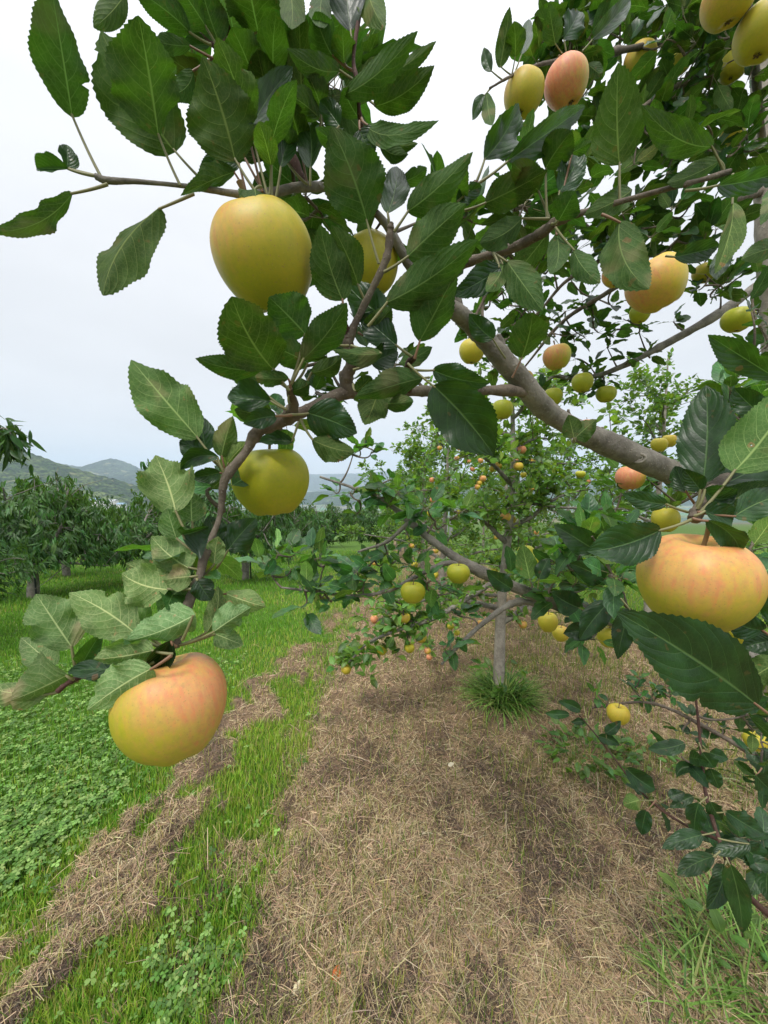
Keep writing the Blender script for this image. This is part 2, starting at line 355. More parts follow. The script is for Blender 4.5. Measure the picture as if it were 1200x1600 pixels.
SHOOT = bark_mat('young_shoot_bark_material', (.045, .022, .018), (.10, .05, .04), (.26, .20, .16), 2.0, .3, .0008)
def apple_mat():
    m, nt = mat('apple_skin_material'); e = E(nt); o = e.tc()
    sx = nt.nodes.new('ShaderNodeSeparateXYZ'); nt.links.new(o, sx.inputs[0])     # object is built with unit radius
    x, y, z = sx.outputs
    at = e.attr('look', 'OBJECT'); sxa = nt.nodes.new('ShaderNodeSeparateXYZ'); nt.links.new(at.outputs['Vector'], sxa.inputs[0])
    blush, ripe, zw = sxa.outputs
    rnd = nt.nodes.new('ShaderNodeObjectInfo').outputs['Random']
    n1 = e.noise(o, 1.6, 4, .55)
    mp = nt.nodes.new('ShaderNodeMapping'); mp.inputs['Scale'].default_value = (6, 6, 1.3); nt.links.new(o, mp.inputs[0])
    strk = e.noise(mp.outputs[0], 1.5, 4, .6)
    base = e.mix(ripe, (.33, .36, .016), (.60, .44, .045))
    base = e.mix(e.m('MULTIPLY', e.ss(n1, .4, .7), .5), base, e.mix(ripe, (.46, .42, .022), (.64, .38, .06)))
    low = e.m('MULTIPLY', e.ss(z, .1, -.9), .35); base = e.mix(low, base, (.40, .36, .02))
    bd = e.m('ADD', e.m('ADD', e.m('MULTIPLY', x, e.m('SUBTRACT', 1.0, zw)), e.m('MULTIPLY', z, e.m('ADD', .35, zw))), e.m('MULTIPLY', e.m('SUBTRACT', n1, .5), 1.7))
    bd = e.m('ADD', bd, e.m('MULTIPLY', e.m('SUBTRACT', strk, .5), 1.5))
    thr = e.m('SUBTRACT', 1.1, e.m('MULTIPLY', blush, 1.7))
    bm = e.ss(bd, e.m('SUBTRACT', thr, .75), e.m('ADD', thr, 1.35)); bm = e.m('MULTIPLY', bm, e.m('MINIMUM', e.m('MULTIPLY', blush, 1.3), 1.0))
    c = e.mix(bm, base, (.68, .265, .14))
    c = e.mix(e.m('MULTIPLY', e.m('MULTIPLY', e.ss(strk, .46, .70), e.ss(bm, .15, .8)), .34), c, (.62, .13, .075)); c = e.mix(e.m('MULTIPLY', e.ss(strk, .50, .34), e.m('MULTIPLY', bm, .30)), c, (.70, .46, .16))
    rad = e.m('SQRT', e.m('ADD', e.m('MULTIPLY', x, x), e.m('MULTIPLY', y, y)))
    cav = e.m('MULTIPLY', e.ss(rad, .34, .08), e.m('GREATER_THAN', z, 0.0))
    c = e.mix(e.m('MULTIPLY', cav, .7), c, (.30, .27, .06))
    vo = nt.nodes.new('ShaderNodeTexVoronoi'); vo.inputs['Scale'].default_value = 13; nt.links.new(o, vo.inputs[0]); vo.inputs['Randomness'].default_value = 1.0
    dots = e.m('MULTIPLY', e.ss(vo.outputs[0], .21, .10), .7); c = e.mix(dots, c, (.42, .26, .08))
    vo2 = nt.nodes.new('ShaderNodeTexVoronoi'); vo2.inputs['Scale'].default_value = 20; nt.links.new(o, vo2.inputs[0])
    mot = e.noise(o, 9, 5, .7); c = e.mix(e.m('MULTIPLY', e.ss(mot, .45, .7), .35), c, e.mix(1.0, c, (1.28, 1.12, .75), 'MULTIPLY')); c = e.mix(e.m('MULTIPLY', e.ss(mot, .5, .3), .35), c, e.mix(1.0, c, (.72, .82, .85), 'MULTIPLY'))
    c = e.mix(e.m('MULTIPLY', e.ss(vo2.outputs[0], .14, .06), .45), c, (.70, .52, .20))
    scar = e.m('MULTIPLY', e.ss(e.noise(o, 5, 3), .72, .76), .35); c = e.mix(scar, c, (.34, .22, .09))
    fine = e.noise(o, 40, 2)
    nb = e.bump(e.m('ADD', e.m('MULTIPLY', n1, .3), e.m('MULTIPLY', fine, .05)), .12, .0012)
    rg = e.m('ADD', .36, e.m('MULTIPLY', n1, .22))
    sh = e.pr(c, rg, nb, .4)
    e.out(sh); nt.nodes.active = None
    for n in nt.nodes:
        if n.type == 'BSDF_PRINCIPLED':
            n.inputs['Subsurface Weight'].default_value = .12; n.inputs['Subsurface Scale'].default_value = .006
            n.inputs['Subsurface Radius'].default_value = (1, .6, .2)
    return m
APPLE = apple_mat()

def simple(name, c, rough=.6, spec=.4, ns=0, **k):
    m, nt = mat(name); e = E(nt)
    if ns:
        n = e.noise(e.tc(), ns, 4); cc = e.mix(n, tuple(x * .7 for x in c), tuple(min(1, x * 1.25) for x in c))
    else: cc = c
    e.out(e.pr(cc, rough, None, spec, **k)); return m

# ------------------------------------------------------------------ terrain
def build_ground():
    def axis(lo, hi, step, n):
        a = np.linspace(-1, 1, n)
        return a
    t = np.linspace(-1, 1, 561); k = 9.6
    xs = np.sinh(t * k) / np.sinh(k) * 7000
    xs = np.sign(t) * np.where(np.abs(t) < .5, np.abs(t) * 2 * 4.2, 4.2 + (np.exp((np.abs(t) - .5) * 2 * 7.42) - 1) * 4.2)
    t2 = np.linspace(0, 1, 640)
    ys = np.where(t2 < .55, .2 + t2 / .55 * 6.0, 6.2 + (np.exp((t2 - .55) / .45 * 7.3) - 1) * 5.0)
    ys = np.concatenate([[-6000, -1500, -400, -100, -30, -10, -4, -1.5, -.5, 0], ys])
    X, Y = np.meshgrid(xs, ys); Z = G(X, Y)
    Z = Z + sst(30, 300, np.hypot(X, Y)) * 6 * (fbm(X / 140, Y / 140, 5) - .5)
    ny, nx = X.shape
    V = np.stack([X, Y, Z], -1).reshape(-1, 3)
    idx = np.arange(nx * ny).reshape(ny, nx)
    f = np.stack([idx[:-1, :-1], idx[:-1, 1:], idx[1:, 1:], idx[1:, :-1]], -1).reshape(-1, 4)
    g, s, c, n1, n2 = zones(X, Y)
    far = sst(6, 60, np.hypot(X, Y))
    soil = np.array([.19, .13, .08]); soil2 = np.array([.31, .215, .135]); gr = np.array([.085, .17, .022]); gr2 = np.array([.085, .15, .028])
    a = n2[..., None]; base = soil * (1 - a) + soil2 * a
    yel = sst(.45, .65, fbm(X * 1.7 + 4, Y * 1.7, 77, 3))[..., None] * sst(.2, .8, X)[..., None]
    base = base * (1 - .35 * yel) + np.array([.26, .24, .08]) * .35 * yel
    gc = gr * (1 - far[..., None]) + gr2 * far[..., None]
    C = base * (1 - g[..., None]) + gc * g[..., None]
    acc = Acc(); acc.add(V, f, None, C.reshape(-1, 3))
    m, nt = mat('ground_material'); e = E(nt); o = e.tc()
    tn = e.attr('tint').outputs[0]; nn = e.noise(o, 60, 6, .7); n3 = e.noise(o, 9, 4, .6)
    cc = e.mix(nn, e.mix(1.0, tn, (.35, .33, .32), 'MULTIPLY'), e.mix(1.0, tn, (1.5, 1.5, 1.45), 'MULTIPLY'))
    cc = e.mix(e.m('MULTIPLY', n3, .5), cc, e.mix(1.0, cc, (.6, .6, .6), 'MULTIPLY'))
    # fields on the valley floor
    vo = nt.nodes.new('ShaderNodeTexVoronoi'); vo.inputs['Scale'].default_value = .011; nt.links.new(o, vo.inputs[0])
    fld = e.mix(.8, (.09, .14, .06), vo.outputs['Color']); fld = e.mix(.90, fld, (.085, .125, .05))
    ln = nt.nodes.new('ShaderNodeVectorMath'); ln.operation = 'LENGTH'; nt.links.new(o, ln.inputs[0])
    cc = e.mix(e.ss(ln.outputs['Value'], 90, 300), cc, fld)
    e.out(e.pr(cc, .95, e.bump(nn, .9, .012), .15))
    gnd = acc.build('ground', m); tag(gnd, kind='structure')
build_ground()

def ridge(name, dist, prof, depth, seed, cA, cB, base_z, amp, tree):
    """a forested ridge standing at a real distance; prof = (px, py) of its crest"""
    px = np.array([p[0] for p in prof], float); py = np.array([p[1] for p in prof], float)
    n = 420; u = np.linspace(px.min(), px.max(), n); hy = np.interp(u, px, py)
    m_ = 70; v = np.linspace(0, 1, m_)
    V = np.zeros((n, m_, 3))
    for j, vv in enumerate(v):
        d = dist - depth * (1 - vv)
        top = CZ + (750 - hy) / F_PX * dist
        fall = np.sin(vv * np.pi / 2) ** .85
        x = (u - 600) / F_PX * dist * (1 - .25 * (1 - vv) * depth / dist)
        z = base_z + (top - base_z) * fall
        gul = fbm(x / (amp * 9) + 3, np.full(n, d) / (amp * 9), seed, 4) - .5
        z = z + gul * amp * 3.0 * np.sin(vv * np.pi) + (vn(x / tree, np.full(n, d) / tree, seed + 9) - .3) * tree * .55
        V[:, j] = np.stack([x, np.full(n, d), z], -1)
    # back slope so that it has thickness
    back = V[:, -1].copy(); back[:, 1] += depth * .6; back[:, 2] = base_z
    V = np.concatenate([V, back[:, None]], 1); m_ += 1
    idx = np.arange(n * m_).reshape(n, m_)
    f = np.stack([idx[:-1, :-1], idx[1:, :-1], idx[1:, 1:], idx[:-1, 1:]], -1).reshape(-1, 4)
    acc = Acc(); acc.add(V.reshape(-1, 3), f)
    m, nt = mat(name + '_forest_material'); e = E(nt); o = e.tc()
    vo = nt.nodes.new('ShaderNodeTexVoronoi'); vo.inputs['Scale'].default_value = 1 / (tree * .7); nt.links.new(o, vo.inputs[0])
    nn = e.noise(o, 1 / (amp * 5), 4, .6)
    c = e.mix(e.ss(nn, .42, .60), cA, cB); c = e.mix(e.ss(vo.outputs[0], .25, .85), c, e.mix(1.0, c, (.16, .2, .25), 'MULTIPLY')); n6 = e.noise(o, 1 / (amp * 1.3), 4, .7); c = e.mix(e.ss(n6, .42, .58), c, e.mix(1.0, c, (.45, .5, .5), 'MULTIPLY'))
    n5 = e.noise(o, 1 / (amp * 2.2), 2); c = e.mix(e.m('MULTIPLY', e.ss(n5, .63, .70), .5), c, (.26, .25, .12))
    e.out(e.pr(c, 1.0, e.bump(vo.outputs[0], .8, tree * .3), .05))
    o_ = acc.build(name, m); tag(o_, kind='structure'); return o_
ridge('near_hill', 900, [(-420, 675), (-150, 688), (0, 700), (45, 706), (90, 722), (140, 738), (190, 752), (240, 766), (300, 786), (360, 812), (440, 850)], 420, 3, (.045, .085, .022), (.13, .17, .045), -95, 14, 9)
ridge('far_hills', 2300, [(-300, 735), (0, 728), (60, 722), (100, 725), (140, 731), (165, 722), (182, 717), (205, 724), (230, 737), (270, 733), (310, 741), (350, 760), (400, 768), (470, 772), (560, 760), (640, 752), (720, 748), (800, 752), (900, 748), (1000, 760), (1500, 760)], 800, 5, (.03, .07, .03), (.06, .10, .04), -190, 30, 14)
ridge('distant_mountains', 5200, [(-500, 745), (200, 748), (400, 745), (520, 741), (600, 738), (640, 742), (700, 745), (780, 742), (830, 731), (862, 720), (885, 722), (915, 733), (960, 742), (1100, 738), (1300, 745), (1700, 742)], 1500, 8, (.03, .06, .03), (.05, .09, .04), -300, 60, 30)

# ------------------------------------------------------------------ leaves
def leaf_grid(L, W, rows=30, cols=8, fold=.2, bow=.0, sb=.0, wave=.06, curl=.0, serr=.05, twist=0., seed=0, tp=.42, droop=0., lance=False):
    r = np.random.default_rng(seed)
    t = np.linspace(0, 1, rows + 1); s = np.linspace(-1, 1, cols + 1); s = np.sign(s) * np.abs(s) ** .85
    u = np.clip((t - tp) / (1 - tp), 0, 1); b = np.clip((tp - t) / tp, 0, 1)
    prof = np.where(t < tp, (1 - b ** 2.1) ** .62, (1 - u ** 1.9) ** .95)
    if lance: prof = np.sin(np.pi * t ** .8) ** .9
    hw = W / 2 * np.maximum(prof, .004)
    if not lance: hw = hw * (1 + .05 * np.sin(t * 9 + r.random() * 6))
    T, S = np.meshgrid(t, s, indexing='ij'); H = hw[:, None] * np.ones_like(S)
    X = S * H; Y = T * L
    if serr and rows >= 8:
        odd = (np.arange(rows + 1) % 2 == 1)[:, None] * (np.abs(S) > .999)
        big = 1 + .5 * r.random((rows + 1, 1))
        X = X + odd * np.sign(S) * serr * W * .5 * big * (prof[:, None] > .15); Y = Y + odd * serr * .35 * L * .5 / 1.5
    aS = np.abs(X) / (W / 2 + 1e-9)
    Z = np.abs(X) * math.tan(fold)
    p1, p2, p3 = r.random(3) * 6.28; k = 1.3 + r.random() * 1.6
    sdw = np.where(S > 0, np.sin(k * T * 6.28 + p1), np.sin(k * 1.15 * T * 6.28 + p2))
    Z = Z + wave * W * aS ** 2 * sdw + wave * .35 * W * aS ** 3 * np.sin(T * 24 + p3 + S)
    Z = Z - curl * W * aS ** 3
    # rows swing about the midrib: twist
    a = twist * (T - .4); X, Z = X * np.cos(a) - Z * np.sin(a), X * np.sin(a) + Z * np.cos(a)
    Z = Z + bow * L * 4 * T * (1 - T) - droop * L * T ** 2
    X = X + sb * L * 4 * T * (1 - T)
    V = np.stack([X, Y, Z], -1).reshape(-1, 3)
    n, c = rows + 1, cols + 1; idx = np.arange(n * c).reshape(n, c)
    f = np.stack([idx[:-1, :-1], idx[:-1, 1:], idx[1:, 1:], idx[1:, :-1]], -1).reshape(-1, 4)
    uv = np.stack([(S + 1) / 2, T], -1).reshape(-1, 2)
    return V, f, uv
def place(V, B, y, n):
    y = nrm(y); n = nrm(np.asarray(n) - y * (np.asarray(n) @ y)); x = np.cross(y, n)
    return B + V[:, :1] * x + V[:, 1:2] * y + V[:, 2:3] * n
def scatter(acc, tm, pos, yd, nd, sc_, tint, m=0):
    """put copies of a small template (verts, faces, uv) at many places"""
    V, f, uv = tm; pos = np.asarray(pos); k = len(pos)
    if k == 0: return
    y = nrm(yd); n = nrm(nd - y * np.sum(nd * y, 1, keepdims=True)); x = np.cross(y, n)
    sc_ = np.broadcast_to(np.asarray(sc_, float).reshape(-1, 1) if np.ndim(sc_) < 2 else sc_, (k, 3) if np.ndim(sc_) == 2 else (k, 1))
    VV = V[None] * (sc_[:, None, :])
    W = pos[:, None] + VV[..., :1] * x[:, None] + VV[..., 1:2] * y[:, None] + VV[..., 2:3] * n[:, None]
    F = np.where(f[None] >= 0, f[None] + (np.arange(k) * len(V))[:, None, None], -1).reshape(-1, f.shape[1])
    acc.add(W.reshape(-1, 3), F, np.tile(uv, (k, 1)), np.repeat(tint, len(V), 0), m)
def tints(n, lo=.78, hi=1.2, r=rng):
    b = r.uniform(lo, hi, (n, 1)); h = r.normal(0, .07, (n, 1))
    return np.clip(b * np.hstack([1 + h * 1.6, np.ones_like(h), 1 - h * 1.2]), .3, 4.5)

def bez(a, b, c, n=8):
    t = np.linspace(0, 1, n)[:, None]; return (1 - t) ** 2 * a + 2 * t * (1 - t) * b + t * t * c

# hero leaves of the foreground tree.  (attach xy), (base xy), (tip xy), width, depth, side seen, options
U_, T_ = 'u', 't'
HL = [
 # left tip of the upper twig
 ((160,280),(113,184),(78,-30),92,.300,U_,dict(fold=.30,roll=20,bow=-.03)),
 ((282,290),(248,214),(216,24),118,.295,U_,dict(fold=.32,roll=26,bow=.03,wave=.10)),
 ((325,290),(274,238),(158,48),118,.315,U_,dict(fold=.2,roll=5,sb=.05,wave=.12)),
 ((150,275),(108,264),(57,263),36,.300,T_,dict(fold=.75,roll=30)),
 ((150,275),(104,264),(104,226),34,.302,T_,dict(fold=.4,roll=10)),
 ((168,288),(114,301),(-14,362),58,.290,U_,dict(fold=.25,roll=-22,sb=.10,wave=.1)),
 ((303,303),(250,323),(161,462),92,.300,U_,dict(fold=.45,roll=40,sb=-.10,wave=.05)),
 ((385,305),(368,268),(282,306),44,.320,U_,dict(fold=.3,roll=-30)),
 ((385,305),(375,255),(313,258),40,.335,T_,dict(fold=.3,roll=30)),
 ((408,292),(398,296),(402,330),46,.285,U_,dict(fold=.3,bow=-.12)),
 ((215,-25),(196,-10),(146,43),60,.33,U_,dict(fold=.2)),
 ((330,70),(298,52),(204,-20),62,.33,U_,dict(fold=.25)),
 ((330,90),(298,72),(243,64),38,.35,U_,dict(fold=.3)),
 ((345,80),(302,110),(256,150),50,.36,U_,dict(fold=.2,sb=.08)),
 ((345,80),(322,42),(270,-35),52,.34,U_,dict(fold=.3,roll=20)),
 # upright leaves over the big apple
 ((400,300),(368,252),(316,88),102,.305,U_,dict(fold=.42,roll=10,wave=.05)),
 ((410,300),(387,202),(338,57),66,.320,U_,dict(fold=.15,wave=.05,tint=1.25)),
 ((418,305),(390,205),(457,104),52,.315,T_,dict(fold=.35,roll=-15)),
 ((425,310),(423,232),(464,124),46,.300,U_,dict(fold=.3,roll=15,tint=1.2)),
 ((412,300),(376,236),(357,140),34,.335,T_,dict(fold=.3)),
 ((420,315),(424,260),(404,190),34,.295,U_,dict(fold=.3,tint=1.3)),
 ((430,315),(438,262),(463,205),30,.31,T_,dict(fold=.3)),
 ((355,60),(404,52),(384,-50),86,.36,U_,dict(fold=.2)),
 ((440,160),(428,112),(432,18),56,.35,U_,dict(fold=.25)),
 ((420,170),(396,122),(362,42),50,.345,U_,dict(fold=.3,wave=.12)),
 ((450,-40),(450,-30),(456,46),46,.37,U_,dict(fold=.2)),
 ((350,80),(342,66),(312,-30),50,.35,U_,dict(fold=.3)),
 ((440,170),(420,150),(402,78),50,.36,U_,dict(fold=.25)),
 ((480,288),(445,250),(432,170),42,.33,U_,dict(fold=.3,tint=1.1)),
 ((480,288),(470,230),(447,150),46,.345,U_,dict(fold=.25)),
 # top middle group
 ((552,85),(548,50),(541,-70),66,.335,T_,dict(fold=.25,tint=.7)),
 ((575,-60),(574,-36),(602,46),50,.34,U_,dict(fold=.3,wave=.12,tint=1.15)),
 ((505,-60),(505,-30),(499,42),42,.35,U_,dict(fold=.2)),
 ((558,130),(537,148),(653,48),64,.315,U_,dict(fold=.28,roll=-18,sb=-.07)),
 ((560,130),(595,118),(682,64),38,.325,U_,dict(fold=.35,roll=-30,sb=-.08)),
 ((562,135),(584,166),(679,102),66,.325,U_,dict(fold=.2,sb=-.06,tint=.85)),
 ((565,185),(572,196),(686,188),54,.315,U_,dict(fold=.2,roll=-35,sb=-.13,wave=.08)),
 ((600,200),(602,206),(653,224),28,.33,U_,dict(fold=.3,sb=-.08)),
 ((590,215),(592,224),(638,241),30,.325,U_,dict(fold=.3,sb=-.08)),
 ((552,125),(532,110),(448,76),56,.325,U_,dict(fold=.2,sb=.06,tint=.85)),
 ((550,110),(520,88),(492,18),54,.34,U_,dict(fold=.2)),
 ((551,110),(538,100),(535,46),42,.345,U_,dict(fold=.25)),
 ((500,200),(502,172),(478,112),46,.335,U_,dict(fold=.25)),
 ((563,180),(560,184),(536,138),44,.34,U_,dict(fold=.2)),
 ((520,215),(531,198),(500,157),44,.32,T_,dict(fold=.25)),
 ((592,412),(574,347),(518,197),104,.300,U_,dict(fold=.16,roll=8,wave=.06)),
 ((562,190),(562,202),(582,254),50,.315,T_,dict(fold=.2)),
 ((485,290),(485,264),(478,188),38,.320,T_,dict(fold=.3)),
 ((545,240),(541,226),(493,200),34,.325,U_,dict(fold=.3)),
 ((505,200),(500,186),(452,148),48,.34,U_,dict(fold=.3)),
 ((608,352),(605,334),(620,260),48,.315,T_,dict(fold=.15)),
 ((616,362),(636,331),(739,237),58,.305,U_,dict(fold=.3,roll=-18,sb=-.05)),
 ((742,285),(690,322),(730,262),58,.34,U_,dict(fold=.2,tint=1.2)),
 ((742,285),(713,316),(753,292),32,.325,T_,dict(fold=.3)),
 ((600,425),(636,402),(728,318),68,.305,U_,dict(fold=.3,roll=-12)),
 ((575,510),(602,474),(748,374),74,.290,U_,dict(fold=.2,roll=-8,sb=-.04,wave=.08)),
 ((648,560),(655,534),(714,420),64,.300,U_,dict(fold=.45,roll=14)),
 ((625,300),(622,286),(667,262),28,.34,U_,dict(fold=.3)),
 ((537,490),(536,470),(500,350),60,.305,U_,dict(fold=.3,roll=14)),
 ((568,465),(560,446),(518,352),54,.31,U_,dict(fold=.25)),
 ((590,478),(606,500),(540,442),64,.325,T_,dict(fold=.15)),
 ((648,560),(620,540),(563,492),52,.31,T_,dict(fold=.2,tint=.8)),
 ((552,578),(580,568),(622,550),44,.315,T_,dict(fold=.2,tint=.7)),
 ((548,540),(598,552),(518,545),34,.30,U_,dict(fold=.4,roll=30)),
 ((545,540),(510,538),(548,522),26,.32,T_,dict(fold=.3)),
 ((560,520),(575,525),(612,480),40,.33,U_,dict(fold=.3)),
 # group under the big apple
 ((452,610),(428,578),(362,463),104,.280,U_,dict(fold=.18,roll=-6,sb=.06,wave=.10)),
 ((452,608),(412,578),(305,560),40,.29,U_,dict(fold=.3,roll=-25,sb=.07)),
 ((452,606),(478,523),(420,464),84,.292,U_,dict(fold=.25,wave=.1,tint=1.15)),
 ((455,600),(473,562),(542,473),60,.282,U_,dict(fold=.2,roll=14)),
 ((460,600),(482,568),(428,542),50,.30,U_,dict(fold=.2,tint=1.1)),
 ((452,610),(452,592),(398,590),26,.285,U_,dict(fold=.4)),
 ((470,620),(486,582),(534,556),30,.31,U_,dict(fold=.3,sb=-.06)),
 ((452,630),(452,612),(484,598),28,.30,U_,dict(fold=.3)),
 ((448,640),(424,626),(356,618),46,.30,T_,dict(fold=.4,roll=15,wave=.12)),
 ((448,640),(402,604),(368,568),36,.315,U_,dict(fold=.3)),
 ((455,648),(480,645),(558,677),66,.290,T_,dict(fold=.12,roll=10)),
 ((470,655),(487,687),(554,706),40,.295,U_,dict(fold=.35,roll=-20)),
 ((460,648),(432,650),(380,662),34,.290,T_,dict(fold=.2)),
 ((455,648),(410,650),(366,640),32,.31,U_,dict(fold=.3)),
 ((670,590),(662,590),(553,622),44,.320,U_,dict(fold=.3,roll=-18)),
 ((600,600),(590,612),(570,664),52,.315,U_,dict(fold=.2,tint=.9)),
 ((590,618),(592,630),(646,627),28,.32,U_,dict(fold=.3)),
 ((637,568),(677,602),(772,712),94,.305,T_,dict(fold=.14,roll=6,sb=-.03)),
 ((648,578),(676,578),(766,598),42,.325,T_,dict(fold=.3,roll=12,sb=.06)),
 ((552,600),(555,612),(580,588),26,.32,U_,dict(fold=.3)),
 ((468,655),(458,690),(398,692),24,.355,T_,dict(fold=.4,roll=35)),
 # left hanging spur
 ((352,737),(310,685),(205,562),86,.320,U_,dict(fold=.14,wave=.12,tint=1.1)),
 ((350,735),(322,706),(313,650),44,.33,T_,dict(fold=.25,wave=.1)),
 ((350,735),(322,708),(281,688),36,.325,T_,dict(fold=.3)),
 ((352,735),(346,714),(364,650),36,.335,U_,dict(fold=.35,roll=10)),
 ((354,737),(356,724),(388,690),30,.34,U_,dict(fold=.3,tint=1.2)),
 ((350,738),(342,714),(278,736),26,.315,T_,dict(fold=.4,sb=.15)),
 ((350,740),(345,738),(300,746),24,.32,T_,dict(fold=.3)),
 ((352,742),(350,746),(330,764),22,.33,U_,dict(fold=.3)),
 ((305,860),(275,800),(243,711),78,.300,U_,dict(fold=.12,wave=.14,tint=1.2)),
 ((305,862),(300,816),(299,768),46,.315,U_,dict(fold=.2,tint=1.2)),
 ((305,862),(284,836),(326,822),42,.295,T_,dict(fold=.5,roll=25)),
 ((305,862),(276,842),(261,794),36,.305,U_,dict(fold=.4,tint=1.1)),
 ((318,858),(340,846),(325,806),38,.33,T_,dict(fold=.2,tint=.8)),
 ((338,888),(355,861),(400,810),46,.335,T_,dict(fold=.2)),
 ((310,890),(296,888),(236,838),60,.300,U_,dict(fold=.2,sb=.05,tint=1.2)),
 ((312,905),(335,882),(341,838),26,.31,U_,dict(fold=.4,tint=1.25)),
 ((304,920),(264,921),(190,896),68,.290,U_,dict(fold=.2,sb=.08,wave=.16,tint=1.35)),
 ((304,915),(244,908),(196,880),40,.305,U_,dict(fold=.3,tint=1.3)),
 ((308,900),(298,901),(254,906),34,.290,U_,dict(fold=.3,tint=1.05)),
 ((308,905),(308,906),(330,938),36,.285,T_,dict(fold=.25,tint=.8)),
 ((300,910),(292,912),(248,958),40,.30,U_,dict(fold=.4,tint=1.4)),
 ((280,1008),(322,990),(340,916),28,.295,U_,dict(fold=.6,sb=-.1,tint=1.0)),
 ((310,930),(352,927),(415,948),38,.315,U_,dict(fold=.25,roll=-12,tint=1.3)),
 ((280,1008),(333,988),(392,949),36,.285,U_,dict(fold=.5,roll=20,wave=.2,tint=1.45)),
 ((280,1008),(335,990),(380,1008),34,.30,U_,dict(fold=.2,tint=1.2)),
 ((285,1000),(305,960),(196,1002),46,.275,U_,dict(fold=.3,roll=-18,sb=.04,wave=.12,tint=1.55)),
 ((275,1010),(268,1000),(243,1047),32,.275,T_,dict(fold=.5,tint=.55)),
 ((270,1020),(216,994),(108,926),74,.285,U_,dict(fold=.15,roll=-5,wave=.1,tint=1.25)),
 ((270,1020),(224,988),(184,928),50,.30,U_,dict(fold=.25,tint=1.2)),
 ((120,1060),(113,1012),(56,928),88,.290,U_,dict(fold=.15,roll=8,wave=.12,tint=1.15)),
 ((105,1070),(84,1042),(32,996),52,.30,U_,dict(fold=.2,tint=1.0)),
 ((115,1062),(106,1054),(16,1095),70,.280,U_,dict(fold=.25,roll=-34,sb=.05,tint=1.0)),
 ((95,1080),(72,1086),(-18,1074),42,.285,U_,dict(fold=.3,tint=1.1)),
 ((120,1065),(127,1040),(159,988),26,.295,T_,dict(fold=.4,tint=1.2)),
 ((270,1022),(240,1016),(146,1030),48,.272,U_,dict(fold=.4,roll=-25,wave=.14,tint=1.3)),
 ((240,1035),(186,1048),(106,1050),32,.275,T_,dict(fold=.35,roll=20)),
 ((268,1024),(238,1044),(136,1110),62,.262,U_,dict(fold=.22,roll=-14,wave=.1,tint=1.45)),
 ((255,1020),(212,1016),(174,1002),28,.30,U_,dict(fold=.3,tint=1.2)),
 # right cluster by the pink apple
 ((1087,800),(1098,756),(1103,602),102,.315,T_,dict(fold=.10,wave=.03)),
 ((1095,800),(1146,738),(1250,590),118,.290,U_,dict(fold=.16,tint=1.5)),
 ((1210,660),(1196,652),(1146,606),56,.35,T_,dict(fold=.2)),
 ((1100,800),(1118,762),(1236,690),66,.33,T_,dict(fold=.25,roll=10)),
 ((1080,812),(1032,828),(917,862),62,.290,T_,dict(fold=.3,roll=-14,sb=-.05)),
 ((1075,800),(1042,788),(972,771),32,.31,T_,dict(fold=.25)),
 ((1082,810),(1105,812),(1156,864),44,.278,T_,dict(fold=.25,roll=15,sb=-.12)),
 ((1085,806),(1100,798),(1150,800),40,.285,T_,dict(fold=.3,sb=.15)),
 ((1090,800),(1146,808),(1245,768),54,.285,T_,dict(fold=.2,sb=-.05,tint=1.4)),
 ((1090,795),(1128,788),(1212,752),42,.30,U_,dict(fold=.3)),
 ((1088,795),(1095,766),(1068,732),34,.30,T_,dict(fold=.3,tint=.8)),
 ((1090,795),(1100,764),(1152,772),42,.295,T_,dict(fold=.4,sb=.2)),
 ((1088,790),(1072,768),(1055,728),40,.33,T_,dict(fold=.2)),
 ((1225,1130),(1184,1102),(963,956),122,.262,T_,dict(fold=.12,roll=6,wave=.03,sb=.02)),
 ((1225,1010),(1222,992),(1188,893),62,.285,T_,dict(fold=.2)),
 ((1215,1000),(1192,985),(1123,948),40,.29,T_,dict(fold=.35,sb=-.12)),
 ((1225,1010),(1210,1000),(1158,1012),48,.295,T_,dict(fold=.2,tint=.8)),
 ((1235,1020),(1228,1030),(1168,1066),62,.275,U_,dict(fold=.25,wave=.16,tint=1.2)),
 ((1230,600),(1212,590),(1106,523),52,.42,T_,dict(fold=.3,roll=-12,tint=1.3)),
 ((1225,590),(1186,582),(1120,564),28,.45,T_,dict(fold=.3)),
 ((1240,385),(1228,386),(1158,406),34,.42,U_,dict(fold=.3,tint=1.3)),
 ((1230,280),(1216,288),(1188,352),44,.40,U_,dict(fold=.2,tint=1.1)),
 ((968,316),(968,258),(966,98),100,.330,U_,dict(fold=.16,wave=.05)),
 ((1130,266),(1114,229),(1002,164),74,.335,U_,dict(fold=.14,sb=.05)),
 ((1070,298),(1120,290),(1245,262),52,.33,T_,dict(fold=.2,roll=15,tint=1.2)),
 ((940,335),(968,345),(1014,452),80,.320,U_,dict(fold=.38,roll=-10,sb=-.09)),
 ((1145,272),(1145,316),(1117,428),38,.36,U_,dict(fold=.6,roll=20,tint=1.35)),
 ((1140,380),(1137,388),(1120,438),36,.38,T_,dict(fold=.25,tint=1.1)),
 ((745,283),(756,250),(811,164),50,.335,T_,dict(fold=.35,roll=14,wave=.16)),
 ((748,286),(793,252),(914,166),50,.330,T_,dict(fold=.3,roll=20)),
 ((855,340),(852,264),(894,204),48,.345,U_,dict(fold=.4,tint=.9)),
 ((858,340),(842,299),(800,254),60,.35,U_,dict(fold=.2,tint=.75)),
 ((720,330),(757,318),(856,266),66,.345,U_,dict(fold=.2,tint=.75)),
 ((858,342),(816,340),(750,380),50,.34,U_,dict(fold=.25,tint=.9)),
 ((868,352),(873,300),(906,236),38,.335,T_,dict(fold=.3)),
